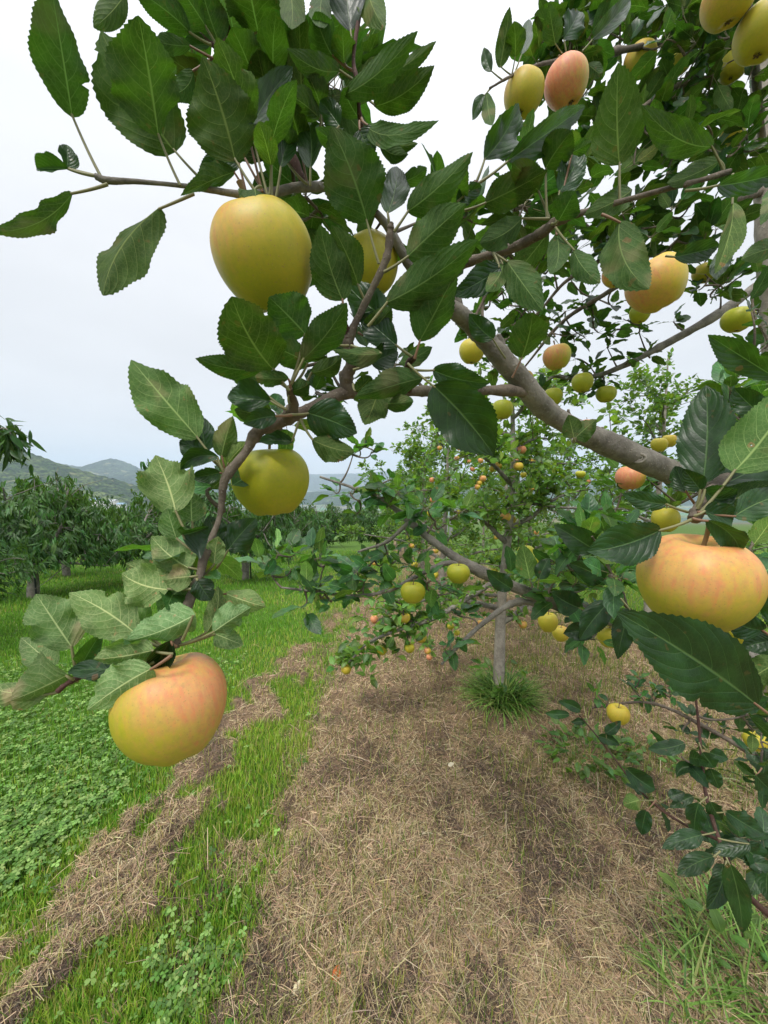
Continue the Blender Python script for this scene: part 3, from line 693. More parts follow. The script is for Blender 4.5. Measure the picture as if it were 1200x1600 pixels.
 ((868,352),(893,240),(924,222),24,.335,U_,dict(fold=.4,tint=1.4)),
 ((862,350),(872,346),(898,298),40,.33,U_,dict(fold=.3)),
 ((960,315),(988,296),(912,336),40,.35,U_,dict(fold=.3)),
 ((868,356),(896,390),(938,442),46,.32,U_,dict(fold=.25)),
 ((868,356),(870,366),(862,428),40,.33,U_,dict(fold=.25,tint=.9)),
 ((772,396),(791,407),(848,486),62,.325,U_,dict(fold=.22)),
 ((770,396),(782,417),(706,461),50,.32,T_,dict(fold=.15,tint=.8)),
 ((772,396),(786,412),(760,456),28,.33,U_,dict(fold=.3,tint=1.2)),
 ((800,590),(815,560),(832,488),56,.42,U_,dict(fold=.3,tint=1.1)),
 ((790,560),(771,530),(733,490),40,.44,T_,dict(fold=.2)),
 ((1130,268),(1127,250),(1042,286),34,.35,U_,dict(fold=.3)),
 ((1040,400),(1053,402),(1124,384),40,.40,T_,dict(fold=.2,tint=.8)),
 ((896,692),(897,684),(888,648),36,.50,U_,dict(fold=.2,tint=1.1)),
 ((896,692),(899,684),(932,655),32,.50,U_,dict(fold=.3,tint=1.1)),
 # spray by the two upper apples
 ((800,118),(781,106),(797,10),24,.60,U_,dict(fold=.3)),
 ((800,115),(805,90),(803,33),34,.60,U_,dict(fold=.3,tint=1.1)),
 ((805,112),(815,86),(826,30),20,.61,T_,dict(fold=.4)),
 ((785,125),(768,112),(756,74),20,.60,T_,dict(fold=.3)),
 ((770,135),(760,144),(768,196),26,.59,U_,dict(fold=.25)),
 ((770,135),(757,148),(738,188),18,.60,T_,dict(fold=.3)),
 ((880,85),(868,70),(858,5),36,.62,U_,dict(fold=.3)),
 ((885,85),(880,62),(905,18),36,.62,T_,dict(fold=.3,tint=.8)),
 ((910,80),(925,62),(985,0),30,.55,T_,dict(fold=.4)),
 ((905,90),(918,100),(940,118),28,.64,U_,dict(fold=.3,tint=.8)),
 # low shoots on the right
 ((1096,1175),(1070,1161),(1012,1170),30,.70,T_,dict(fold=.2,roll=10)),
 ((1100,1210),(1088,1200),(1057,1215),22,.70,T_,dict(fold=.5,sb=.2)),
 ((1092,1160),(1097,1175),(1116,1200),28,.68,T_,dict(fold=.2)),
 ((1098,1165),(1108,1176),(1138,1186),24,.70,T_,dict(fold=.2)),
 ((1102,1195),(1110,1200),(1124,1232),28,.69,T_,dict(fold=.2)),
 ((1100,1190),(1095,1195),(1102,1235),20,.72,U_,dict(fold=.4)),
 ((1105,1250),(1083,1244),(1046,1262),24,.68,T_,dict(fold=.2)),
 ((1105,1245),(1092,1254),(1085,1304),34,.62,T_,dict(fold=.3)),
 ((1108,1250),(1110,1252),(1128,1282),28,.64,T_,dict(fold=.2)),
 ((1120,1270),(1133,1267),(1196,1304),32,.62,T_,dict(fold=.15)),
 ((1118,1300),(1098,1304),(1034,1326),38,.58,T_,dict(fold=.15)),
 ((1122,1310),(1172,1318),(1114,1334),36,.56,T_,dict(fold=.2)),
 ((1125,1330),(1116,1338),(1058,1368),42,.55,T_,dict(fold=.2)),
 ((1135,1340),(1140,1348),(1160,1458),48,.50,T_,dict(fold=.25)),
 ((1135,1345),(1132,1362),(1104,1420),36,.54,T_,dict(fold=.3)),
 ((1150,1330),(1162,1322),(1206,1352),44,.58,T_,dict(fold=.2)),
 ((1150,1340),(1160,1345),(1215,1352),30,.58,T_,dict(fold=.3)),
 ((1190,1200),(1180,1210),(1212,1240),30,.66,T_,dict(fold=.3)),
 ((912,1120),(890,1116),(851,1114),16,.75,T_,dict(fold=.2,tint=1.2)),
 ((912,1120),(908,1110),(872,1096),18,.75,T_,dict(fold=.2,tint=1.1)),
 ((918,1124),(915,1126),(892,1128),12,.75,T_,dict(fold=.3)),
 ((950,1175),(946,1146),(970,1126),18,.74,T_,dict(fold=.4)),
 ((950,1175),(934,1150),(968,1164),16,.74,T_,dict(fold=.3)),
 ((985,1220),(978,1200),(1024,1234),28,.70,T_,dict(fold=.3)),
 ((1025,1250),(1000,1250),(974,1258),28,.68,U_,dict(fold=.3,tint=1.6)),
 ((1025,1250),(1010,1266),(1002,1304),32,.66,T_,dict(fold=.25)),
 ((1030,1255),(1045,1246),(1070,1238),24,.68,T_,dict(fold=.25)),
 # leaves of the low limb, close behind the pink apple
 ((960,935),(952,940),(905,1000),40,.62,T_,dict(fold=.3)),
 ((970,935),(985,950),(965,1030),40,.55,T_,dict(fold=.25,tint=.8)),
 ((930,960),(905,950),(862,925),40,.7,T_,dict(fold=.2)),
 ((935,965),(925,985),(880,990),30,.66,T_,dict(fold=.3,tint=.8)),
 ((955,880),(930,860),(865,820),44,.62,T_,dict(fold=.25)),
 ((965,900),(945,905),(890,880),40,.66,T_,dict(fold=.25,tint=1.2)),
 ((830,915),(828,905),(815,850),36,.72,U_,dict(fold=.2,tint=1.5)),
 ((840,920),(842,905),(858,872),24,.72,T_,dict(fold=.3)),
 ((790,915),(800,920),(760,890),26,.8,T_,dict(fold=.3)),
]
def build_hero_leaf(i, h):
    A_, B_, T2, wpx, d, side, o = h
    A = P(*A_, d * 1.01); B = P(*B_, d); dt = o.get('dt', (-.035 + random.uniform(-.015, .01) if (side == 'u' and B_[1] < 640) else (.012 if side == 't' and T2[1] < B_[1] and B_[1] < 900 else 0) + random.uniform(-.012, .012)) * (1 if math.hypot(T2[0]-B_[0], T2[1]-B_[1]) > 50 else .4)); Tt = P(*T2, d + dt)
    a = Tt - B; L = np.linalg.norm(a); mid = (B + Tt) / 2; view = nrm(mid - CAM)
    y = nrm(a); nf = nrm(-view + y * (view @ y))
    n = nf if side == 't' else -nf
    roll = R(o.get('roll', 0)) + random.uniform(-.08, .08)
    x = np.cross(y, n); n = n * math.cos(roll) + x * math.sin(roll)
    # real width across the picture direction (perspective stretches off-axis)
    xs = np.cross(y, nf); e1 = np.array(proj(mid + xs * .005)[:2]) - np.array(proj(mid - xs * .005)[:2]); W = wpx / (np.hypot(*e1) / .01)
    W *= (.93 if o.get('fold', 0) < .3 else 1.06)
    low = B_[0] < 430 and B_[1] > 760
    if low: W *= 1.15
    fo = o.get('fold', .2) * 1.25 + random.uniform(-.03, .14)
    bow = o.get('bow', random.uniform(-.05, .04)); 
    V, f, uv = leaf_grid(L, W, 44, 10, fo, bow, o.get('sb', random.uniform(-.05, .05)), o.get('wave', .07) * (1.35 if low else 1.15), random.uniform(-.1, .2) * (2.4 if low else 1), .040, random.uniform(-.7, .7), i, tp=random.uniform(.34, .50))
    # keep the tip on its place after bowing
    hr = np.random.default_rng(900 + i)
    if hr.random() < .45:      # a nibbled or nicked edge
        gr_ = V.reshape(45, 11, 3); tb_ = hr.uniform(.3, .9); tt = np.linspace(0, 1, 45); dp = hr.uniform(.12, .38) * np.exp(-((tt - tb_) / hr.uniform(.015, .045)) ** 2)
        sd_ = hr.random() < .5; cc_ = (np.arange(11) - 5) / 5 * (1 if sd_ else -1)
        gr_[:, :, 0] *= 1 - dp[:, None] * np.clip(cc_, 0, 1)[None] ** 1.5
        V = gr_.reshape(-1, 3)
    acc = Acc(); tn = o.get('tint', 1.0) ; hs = random.uniform(-.06, .06)
    tn = tn ** 1.35 * random.uniform(.9, 1.1)
    c = (tn * (1 + hs * 1.4), tn, tn * (1 - hs))
    if side == 'u' and B_[0] < 430 and B_[1] > 760: c = (c[0] * 2.1, c[1] * 1.8, c[2] * 2.5)  # low left undersides: the sky light they catch is put into their tint
    elif side == 'u' and B_[1] > 660 and B_[0] < 400: c = (c[0] * 1.7, c[1] * 1.55, c[2] * 1.7)  # same sky light in the tint, weaker, higher up
    acc.add(place(V, B, y, n), f, uv, c, 0)
    k = np.linalg.norm(B - A)
    m_ = (A + B) / 2 - np.array([0, 0, 1]) * k * .06 + nf * .002
    pts = bez(A, m_, B + y * L * .03, 9)
    tube(acc, pts, np.linspace(.0013, .0009, 9), 6, 1, (.20, .19, .085) if random.random() < .8 else (.22, .12, .07))
    area = wpx * math.hypot(T2[0] - B_[0], T2[1] - B_[1])
    return acc, area

MED = [leaf_grid(1, .51, 8, 4, .25, .05, .04 * s, .08, .05, .06, s * .4, 100 + i) for i, s in enumerate((-1, 1, .5, -.4))]
LOW = [leaf_grid(1, .56, 4, 2, .3, .08, .05 * s, .06, .0, 0, s * .3, 200 + i) for i, s in enumerate((-1, 1))]
PLF = [leaf_grid(1, .22, 5, 2, .35, -.02, .06 * s, .0, .0, 0, s * .5, 300 + i, droop=.25, lance=True) for i, s in enumerate((-1, 1, .3))]

GUARD = []     # where fruit hangs: leaves grow round it, not across it
def rosettes(acc, centers, size, nl, tmpls, r, twigs=None, up=.35, tint=(.75, 1.25), petiole=False):
    """spurs of leaves: every centre gets a fan of nl leaves"""
    centers = np.asarray(centers); k = len(centers)
    n = nl * k; c = np.repeat(centers, nl, 0)
    d = r.normal(0, 1, (n, 3)); d[:, 2] = d[:, 2] * .7 + up; d = nrm(d)
    L = size * r.uniform(.55, 1.15, n)
    off = d * (L * r.uniform(.15, .5, n))[:, None]
    base = c + off; yd = d + r.normal(0, .25, (n, 3)) + np.array([0, 0, -.15])
    nd = np.array([0, 0, 1.]) + r.normal(0, .45, (n, 3)); tn = tints(n, *tint, r=r)
    which = r.integers(0, len(tmpls), n)
    if GUARD:
        mid = base + nrm(yd) * (L * .5)[:, None]; v = mid - CAM; dd = v @ FW; pxs = 600 + F_PX * (v @ RT) / dd; pys = 800 - F_PX * (v @ UP) / dd
        for gx, gy_, gr_, gd in GUARD:
            hit = (np.hypot(pxs - gx, pys - gy_) < gr_ + .32 * F_PX * L / dd) & (dd < gd) & (pys > gy_ - gr_ * .75) & (r.random(n) < .85); which[hit] = 99
    for i, t in enumerate(tmpls):
        q = which == i; scatter(acc, t, base[q], yd[q], nd[q], L[q], tn[q])
    if petiole and twigs is not None:
        for i in np.nonzero(which < 99)[0]:
            twigs_thin(twigs, c[i], base[i], size * .011)
def twigs_thin(acc, a, b, rad, c=(.20, .18, .09)):
    y = nrm(b - a); u = nrm(np.cross(y, [.3, .2, 1.])); v = np.cross(y, u)
    ring = [u, -.5 * u + .87 * v, -.5 * u - .87 * v]
    V = [a + q * rad for q in ring] + [b + q * rad * .8 for q in ring]
    acc.add(V, [(0, 1, 4, 3), (1, 2, 5, 4), (2, 0, 3, 5)], None, c)
def nearest(pt, cloud):
    d = np.linalg.norm(cloud - pt, axis=1); return cloud[np.argmin(d)]

# ================================================================= the foreground tree
trunk_top = [P(1190, -330, 1.27), P(1191, 80, 1.26), P(1199, 320, 1.25), P(1212, 520, 1.25)]
tb = trunk_top[-1]
trunk_pts = [np.array([tb[0] + .34, tb[1] + .03, float(G(tb[0] + .34, tb[1] + .03)) - .05]), np.array([tb[0] + .30, tb[1] + .02, .35]), np.array([tb[0] + .15, tb[1] + .01, .98])] + trunk_top[::-1]
TREE = empty('apple_tree', (float(trunk_pts[0][0]), float(trunk_pts[0][1]), float(trunk_pts[0][2]) + .05))
tag(TREE, 'near apple tree reaching its arching grey limb and big toothed leaves across the picture', 'tree')
acc = Acc(); tp_ = catmull(trunk_pts, 10); n_ = len(tp_)
tube(acc, tp_, np.interp(np.linspace(0, 1, n_), [0, .06, .2, .6, 1], [.070, .050, .044, .035, .026]) * (1 + .05 * np.sin(np.arange(n_) * 1.7)), 20, 0, rough=.05)
acc.build('trunk', TRUNK, TREE)
TX, TY = tb[0], tb[1]
BR = [  # px, py, depth, radius
 ('limb', BARK, [(1262, 790, 1.22, .034), (1180, 775, 1.02, .031), (1110, 755, .84, .029), (1060, 740, .72, .0265), (1000, 716, .66, .0230), (930, 682, .62, .0200), (880, 648, .59, .0182), (845, 622, .565, .0172), (800, 575, .535, .0155), (765, 535, .515, .0146), (735, 515, .50, .0136), (700, 488, .475, .0122), (668, 455, .455, .0084), (640, 415, .43, .0056), (600, 345, .41, .0044), (540, 300, .385, .0040), (478, 292, .355, .0046), (430, 300, .335, .0036), (385, 305, .320, .0028), (330, 298, .31, .0024), (280, 291, .305, .0021), (215, 284, .302, .0020), (168, 282, .30, .0027), (150, 276, .299, .0024)]),
 ('branch', TWIG, [(838, 622, .562, .0090), (812, 612, .54, .0085), (760, 610, .50, .0068), (700, 612, .43, .0056), (650, 612, .39, .0054), (590, 617, .365, .0056), (545, 612, .35, .0064), (500, 630, .34, .0062), (450, 652, .335, .0062), (415, 668, .33, .0064), (396, 688, .328, .0050), (380, 715, .325, .0043), (362, 745, .322, .0040), (352, 778, .322, .0035), (342, 812, .32, .0026), (330, 838, .316, .0030), (316, 868, .308, .0042), (310, 900, .302, .0040), (300, 930, .298, .0044), (286, 970, .292, .0040), (272, 1010, .288, .0046)]),
 ('branch', TWIG, [(270, 1008, .288, .0035), (235, 1026, .287, .0026), (180, 1046, .286, .0023), (125, 1062, .284, .0022), (104, 1070, .282, .0022), (90, 1080, .281, .0020)]),
 ('branch', TWIG, [(545, 612, .35, .0075), (540, 592, .345, .0068), (552, 565, .335, .0058), (548, 540, .33, .0056), (560, 505, .325, .0036), (580, 450, .318, .0032), (600, 400, .313, .0032), (608, 362, .31, .0034), (612, 348, .308, .0026)]),
 ('branch', TWIG, [(548, 545, .33, .0040), (540, 515, .325, .0030), (536, 490, .315, .0018)]),
 ('branch', TWIG, [(450, 655, .333, .0065), (456, 632, .315, .0048), (452, 606, .295, .0030)]),
 ('branch', TWIG, [(636, 612, .385, .0055), (640, 592, .36, .0042), (638, 570, .33, .0034), (648, 558, .31, .0022)]),
 ('branch', TWIG, [(668, 455, .455, .0070), (700, 425, .43, .0058), (745, 404, .40, .0055), (800, 385, .375, .0052), (850, 360, .35, .0052), (872, 346, .342, .0050), (905, 335, .338, .0030), (968, 316, .334, .0026), (1040, 296, .334, .0024), (1100, 280, .337, .0024), (1140, 268, .34, .0028)]),
 ('branch', TWIG, [(700, 425, .43, .0045), (700, 370, .39, .0028), (722, 328, .355, .0022), (744, 284, .335, .0024)]),
 ('branch', TWIG, [(478, 292, .355, .0048), (440, 210, .365, .0040), (395, 140, .37, .0038), (348, 84, .37, .0035), (318, 50, .365, .0028), (300, 10, .355, .0020)]),
 ('branch', TWIG, [(348, 84, .37, .0030), (358, 30, .365, .0026), (362, -50, .36, .0020)]),
 ('branch', TWIG, [(585, 330, .40, .0045), (575, 250, .36, .0030), (564, 190, .335, .0022), (559, 130, .325, .0022), (553, 80, .33, .0020), (575, -50, .34, .0016)]),
 ('branch', BARK, [(1192, 440, 1.25, .017), (1125, 488, 1.2, .0145), (1040, 535, 1.22, .012), (950, 580, 1.27, .0095), (900, 592, 1.3, .008), (862, 590, 1.32, .006), (835, 625, 1.34, .004)]),
 ('branch', TWIG, [(1190, 300, 1.25, .014), (1110, 330, 1.15, .011), (1040, 395, 1.12, .009), (950, 455, 1.15, .007), (880, 500, 1.22, .006), (830, 560, 1.3, .004), (800, 600, 1.32, .003)]),
 ('branch', TWIG, [(1040, 395, 1.12, .007), (960, 400, 1.0, .006), (890, 440, .98, .005), (840, 490, 1.0, .003), (780, 540, 1.0, .002)]),
 ('branch', TWIG, [(1186, 100, 1.26, .014), (1120, 50, 1.12, .010), (1020, 70, .98, .008), (930, 85, .80, .006), (850, 98, .66, .0035), (800, 118, .60, .0022), (765, 138, .59, .0016)]),
 ('branch', TWIG, [(1188, 180, 1.25, .012), (1120, 130, 1.1, .009), (1060, 130, .95, .006), (1000, 170, .85, .004)]),
 ('branch', TWIG, [(1192, 230, 1.25, .012), (1180, 120, 1.0, .009), (1165, -20, .72, .006), (1150, -90, .62, .003)]),
 ('limb', BARK, [(1275, 1075, 1.27, .030), (1180, 1032, 1.05, .026), (1080, 1000, .98, .023), (1000, 985, .95, .021), (930, 966, .92, .0185), (860, 948, .91, .0165), (780, 914, .91, .0145), (720, 880, .92, .0125), (675, 845, .93, .0105), (640, 815, .95, .0085), (600, 782, .97, .0068), (560, 765, 1.0, .0055), (500, 745, 1.03, .0035)]),
 ('branch', BARK, [(640, 815, .95, .0060), (605, 845, .94, .0048), (560, 862, .92, .0030)]),
 ('branch', BARK, [(735, 888, .92, .0085), (700, 880, .91, .0068), (655, 898, .90, .0060), (610, 920, .90, .0055), (560, 930, .90, .0048), (500, 925, .89, .0040), (440, 918, .88, .0022)]),
 ('branch', BARK, [(850, 945, .91, .0100), (805, 940, .90, .0080), (760, 966, .89, .0065), (720, 1005, .87, .0050), (690, 1038, .86, .0030)]),
 ('branch', TWIG, [(1270, 1230, 1.25, .014), (1180, 1178, 1.22, .0105), (1110, 1138, 1.28, .008), (1050, 1108, 1.33, .006), (1000, 1097, 1.38, .005), (925, 1106, 1.42, .003)]),
 ('branch', TWIG, [(1085, 1075, .72, .0022), (1092, 1130, .71, .0025), (1100, 1200, .69, .0030), (1107, 1250, .67, .0032), (1125, 1318, .60, .0036), (1165, 1395, .58, .0042), (1240, 1460, .62, .0050)]),
 ('branch', TWIG, [(905, 1117, .75, .0014), (945, 1165, .74, .0018), (1000, 1235, .71, .0022), (1055, 1280, .68, .0026), (1122, 1312, .605, .0030)]),
 ('branch', TWIG, [(1285, 700, 1.2, .012), (1240, 705, .70, .008), (1180, 725, .40, .0058), (1125, 762, .318, .0046), (1096, 790, .306, .0044), (1084, 812, .30, .0050)]),
 ('branch', TWIG, [(1040, 990, .96, .006), (985, 955, .68, .0035), (958, 905, .62, .0028), (940, 862, .61, .0022), (925, 838, .6, .0015)]),
]
BC = []
for bi, (nm, mt, pts) in enumerate(BR):
    w_ = catmull([P(a, b, c) for a, b, c, d in pts], 10)
    rad = catmull([(p[3], 0, 0) for p in pts], 10)[:, 0] * .92
    if len(w_) < 20 and len(pts) < 3: rad = np.linspace(pts[0][3], pts[-1][3], len(w_))
    rb = np.random.default_rng(bi); jit = catmull(rb.normal(0, 1, (max(3, len(w_) // 14), 3)), 6); 
    q = np.linspace(0, 1, len(w_)); jj = np.stack([np.interp(q, np.linspace(0, 1, len(jit)), jit[:, k]) for k in range(3)], 1)
    w_ = w_ + jj * (rad * .25)[:, None] * np.minimum(q, 1 - q)[:, None] * 4
    bump = 1 + .10 * np.interp(q, np.linspace(0, 1, 25), rb.normal(0, 1, 25)) * (rad < .03)
    kn = np.zeros(len(w_))
    if rad.max() < .03 and rad.max() > .0035:
        for kq in rb.uniform(.05, .97, 9): kn += rb.uniform(.08, .28) * np.exp(-((q - kq) / .010) ** 2)
    a_ = Acc(); tube(a_, w_, rad * (np.clip(bump, .85, 1.25) + kn), 16 if rad.max() > .01 else 10, rough=.12, seed=bi)
    if nm == 'limb' and bi == 0:    # pruning stubs, spurs and the knot
        for (sx, sy, sd_, tx, ty, td, r0, r1) in [(722, 500, .49, 712, 464, .485, .0095, .0070), (752, 515, .505, 738, 492, .50, .0060, .0045), (782, 548, .52, 778, 524, .515, .0060, .0045), (950, 690, .62, 940, 668, .61, .0050, .0030), (985, 700, .64, 970, 680, .635, .0050, .0020), (895, 655, .59, 888, 640, .585, .004, .002), (893, 668, .575, 896, 690, .55, .004, .003)]:
            tube(a_, catmull([P(sx, sy, sd_), (P(sx, sy, sd_) + P(tx, ty, td)) / 2 + rb.normal(0, .0015, 3), P(tx, ty, td)], 3), np.linspace(r0, r1, 7), 9, rough=.25, seed=bi + 3)
        k = P(997, 716, .632); vdir = nrm(CAM - k); uu = nrm(np.cross(vdir, [0, 0, 1.])); vv = np.cross(vdir, uu)
        for rr_, rt in ((.0085, .0026), (.0048, .0018)):
            th = np.linspace(0, 2 * np.pi, 22); ring = k + np.outer(np.cos(th) * rr_ * 1.25, uu) + np.outer(np.sin(th) * rr_ * .85, vv) - vdir * .001
            tube(a_, ring, rt, 8, rough=.4, seed=4, closed=False)
    a_.build(nm, SHOOT if rad.max() < .0052 and mt is TWIG else mt, TREE); BC.append(w_)
BCLOUD = np.vstack(BC)

leaves = [build_hero_leaf(i, h) for i, h in enumerate(HL)]
order = sorted(range(len(leaves)), key=lambda i: -leaves[i][1])
big = set(order[:98])
rest = Acc()
for i, (a_, ar) in enumerate(leaves):
    if i in big: a_.build('leaf', [LEAF, PETI], TREE)
    else:
        for v_, f_, uv_, c_, m_ in zip(a_.v, a_.f, a_.uv, a_.c, a_.m):
            pass
        off = rest.n
        for v_, f_, uv_, c_, m_ in zip(a_.v, a_.f, a_.uv, a_.c, a_.m):
            rest.v.append(v_); rest.f.append(np.where(f_ >= 0, f_ + off, -1)); rest.uv.append(uv_); rest.c.append(c_); rest.m.append(m_)
        rest.n = off + a_.n
# ================================================================= apples
def apple_mesh():
    n, m_ = 40, 48; acc = Acc()
    ph = np.linspace(0, np.pi, n); th = np.linspace(0, 2 * np.pi, m_, endpoint=False)
    PH, TH = np.meshgrid(ph, th, indexing='ij')
    r0 = np.sin(PH) ** .92 * (1 + .10 * np.cos(PH)) * (1 + .018 * np.cos(5 * TH + .4) * (.4 + np.cos(PH) ** 2) + .02 * np.cos(2 * TH))
    r0 = r0 / 1.02
    z = 1.06 * np.cos(PH) + .02 * np.sin(3 * TH) * np.sin(PH)
    z = z - .34 * np.exp(-(PH / .30) ** 2) + .20 * np.exp(-((np.pi - PH) / .26) ** 2) - .018 * np.cos(5 * TH + .6) * np.exp(-((np.pi - PH - .5) / .25) ** 2)
    V = np.stack([r0 * np.cos(TH), r0 * np.sin(TH), z], -1).reshape(-1, 3); idx = np.arange(n * m_).reshape(n, m_)
    nx = np.roll(idx, -1, 1); f = np.stack([idx[:-1], idx[1:], nx[1:], nx[:-1]], -1).reshape(-1, 4)
    acc.add(V, f); return acc
def mesh_of(acc, name, mats):
    o = acc.build(name, mats); me = o.data; bpy.data.objects.remove(o); return me
AM = mesh_of(apple_mesh(), 'apple_skin', APPLE)
_a = apple_mesh(); 
for k in range(len(_a.v)): _a.v[k] = _a.v[k].copy()
sa = Acc(); tube(sa, bez(np.array([0, 0, .52]), np.array([.02, .02, .9]), np.array([.10, .05, 1.30]), 10), np.interp(np.linspace(0, 1, 10), [0, .7, 1], [.045, .038, .062]), 8, 0, (.20, .13, .06), rough=.1)
SM = mesh_of(sa, 'apple_stem', PETI)
ca = Acc()
for k in range(5):
    a = k * 2 * math.pi / 5; dr = np.array([math.cos(a), math.sin(a), 0]); pe = np.array([-dr[1], dr[0], 0])
    b = np.array([0, 0, -.885]); V = [b - pe * .05 + dr * .03, b + pe * .05 + dr * .03, b + dr * .12 + pe * .03 + [0, 0, -.06], b + dr * .12 - pe * .03 + [0, 0, -.06], b + dr * .17 + [0, 0, -.02]]
    ca.add(V, [(0, 1, 2, 3), (3, 2, 4, -1)], None, (.10, .07, .04)); ca.add(np.array(V) + [0, 0, .01], [(3, 2, 1, 0), (4, 2, 3, -1)], None, (.08, .06, .03))
CM = mesh_of(ca, 'apple_calyx', PETI)
def apple(px, py, d, diam, label, look=(0, .3), rz=0, tilt=(0, 0), asp=1.0, group=None, parts=True, sq=1.0):
    asp = asp * .93; GUARD.append((px, py, diam / d * F_PX / 2, d))
    o = bpy.data.objects.new('apple', AM); col.objects.link(o)
    o.location = Vector([float(a) for a in P(px, py, d)]); rr_ = diam / 2
    o.scale = (rr_ * sq, rr_, rr_ * asp); o.rotation_euler = (R(tilt[0]), R(tilt[1]), R(rz))
    o['look'] = (look[0], look[1], look[2] if len(look) > 2 else 0.0); tag(o, label, 'apple', group)
    if parts:
        s = bpy.data.objects.new('stem', SM); col.objects.link(s); s.parent = o
        c = bpy.data.objects.new('calyx', CM); col.objects.link(c); c.parent = o
    return o
GA = 'ripening apples hanging on the orchard trees'
A = apple
# look = (blush, ripeness); rz turns the blushed cheek (0 = to the right, 90 = away)
A(414, 404, .305, .0800, 'long golden green apple hanging highest at left under the leafy twig', (.46, .50, .3), 175, (-22, 8), 1.04, GA)
A(270, 1104, .292, .0815, 'large yellow apple with a pink cheek hanging lowest at left over the grass', (.64, .30, .2), -5, (-8, -14), 1.0, GA)
A(1087, 909, .303, .0850, 'biggest apple, broad and pink shouldered, behind the long dark leaf at the right edge', (.58, .55, .72), 235, (-4, 5), .97, GA)
A(424, 752, .395, .0800, 'smooth yellow green apple hanging just behind the bent twig, above the distant orchard', (.02, .12), 0, (4, -4), .97, GA)
A(818, 148, .62, .0640, 'dull golden apple, left one of the upper pair hanging in front of the sky', (.35, .62), 180, (0, -10), 1.0, GA)
A(885, 131, .63, .0700, 'apple with a bright red left shoulder, beside a golden one in front of the sky', (.95, .5), 200, (5, 18), 1.02, GA)
A(1140, -3, .55, .0700, 'golden apple cut off by the top of the picture, its dark eye showing', (.35, .55), 180, (-10, 10), .95, GA)
A(1192, 50, .56, .0720, 'green gold apple at the right edge, just below the one cut off by the top', (.2, .35), 180, (-6, -6), .97, GA)
A(1000, 95, .98, .0760, 'tan yellow apple high in the dark leaves with one leaf hanging across its middle', (.3, .7), 180, (0, 10), .98, GA)
A(1062, 98, 1.1, .0640, 'pale yellow apple almost hidden by dark leaves near the top right', (0, .5), 0, (0, 0), .95, GA)
A(1146, 104, 1.0, .0700, 'yellow green apple tucked just left of the grey trunk near its top', (.1, .35), 0, (0, 12), 1.0, GA)
A(1145, 208, 1.05, .0600, 'pale yellow apple half hidden in leaves left of the grey trunk, below a wood fork', (0, .45), 0, (0, 0), .95, GA)
A(1025, 445, .56, .0800, 'large peach yellow apple behind a folded leaf, above the thin sloping bough', (.5, .85), 190, (4, 30), 1.0, GA)
A(962, 430, .95, .0640, 'brownish orange apple half covered by leaves, left of the large peach yellow one', (.6, .7), 180, (0, 0), .9, GA)
A(1000, 490, 1.1, .0560, 'small green apple peeping out below the large peach yellow one', (0, 0), 0, (0, 0), 1, GA)
A(1101, 427, 1.1, .0640, 'green apple with a pinkish side hanging above the sloping bough end', (.3, .1), 180, (0, 0), .85, GA)
A(1152, 500, .95, .0700, 'round green apple next to the grey trunk, just below the sloping bough end', (.05, .0), 180, (0, 0), .88, GA)
A(580, 415, .44, .0640, 'yellow apple behind leaves and a red brown shoot in the middle of the top cluster', (.1, .4), 0, (0, -8), 1.1, GA)
A(737, 549, .95, .0640, 'yellow apple just left of the thick limb, against the sky', (.1, .55), 0, (0, 0), 1, GA)
A(870, 558, 1.0, .0720, 'orange cheeked green apple hanging above a group of small green ones', (.6, .25), 200, (0, 15), .98, GA)
A(910, 598, 1.22, .0660, 'small green apple, upper one of the two hanging free below the sloping bough', (0, .05), 0, (0, 0), 1, GA)
A(947, 616, 1.25, .0640, 'small green apple, right one of the two hanging free below the sloping bough', (0, .05), 0, (0, 0), .9, GA)
A(864, 620, 1.25, .0620, 'small green apple half behind the thick limb edge, below the orange cheeked one', (0, .0), 0, (0, 0), 1, GA)
A(818, 593, 1.1, .0560, 'orange yellow apple peeping over the thick limb', (.35, .8), 0, (0, 0), 1, GA)
A(785, 640, 1.0, .0560, 'pale green apple hanging under the thick limb beside the big dark leaf', (0, .0), 0, (0, 0), 1, GA)
A(985, 746, .90, .0660, 'round apple, orange at left and green at right, hanging just below the thick limb', (.85, .35), 190, (0, 10), .95, GA)
A(917, 664, 1.6, .0520, 'tiny orange apple just above the thick limb', (.8, .9), 180, (0, 0), 1, GA)
A(907, 741, 3.0, .0780, 'lone yellow green apple under the thick limb in the far leaves', (0, .15), 0, (0, 0), .8, GA)
A(1030, 695, 1.6, .0640, 'pale yellow apple above the limb end, left one of a hidden pair', (.05, .5), 0, (0, 0), 1, GA)
A(1046, 689, 1.65, .0600, 'peach coloured apple above the limb end, right one of a hidden pair', (.4, .7), 0, (0, 0), 1, GA)
A(1040, 812, .85, .0560, 'yellow apple low behind the leaves above the biggest apple', (0, .4), 0, (0, 0), 1.1, GA)
A(966, 1116, 1.36, .0760, 'bright yellow apple on the low twig above the weeds', (.1, .8), 0, (0, 0), .95, GA)
A(1180, 1158, 1.15, .0600, 'yellow apple near the right edge at the end of the low bough', (0, .5), 0, (0, 0), 1, GA)
A(645, 926, .84, .0560, 'yellow green apple under a drooping leaf on the left part of the low limb', (0, .15), 0, (0, 0), .9, GA)
A(716, 896, .84, .0520, 'yellow green apple tucked right under the low grey limb', (0, .1), 0, (0, 0), .9, GA)
A(822, 864, 1.25, .0560, 'yellow green apple right of the far trunk, left one of a touching pair', (0, .1), 0, (0, 0), 1, GA)
A(839, 876, 1.2, .0560, 'yellow green apple right of the far trunk, right one of a touching pair', (0, .1), 0, (0, 0), 1, GA)
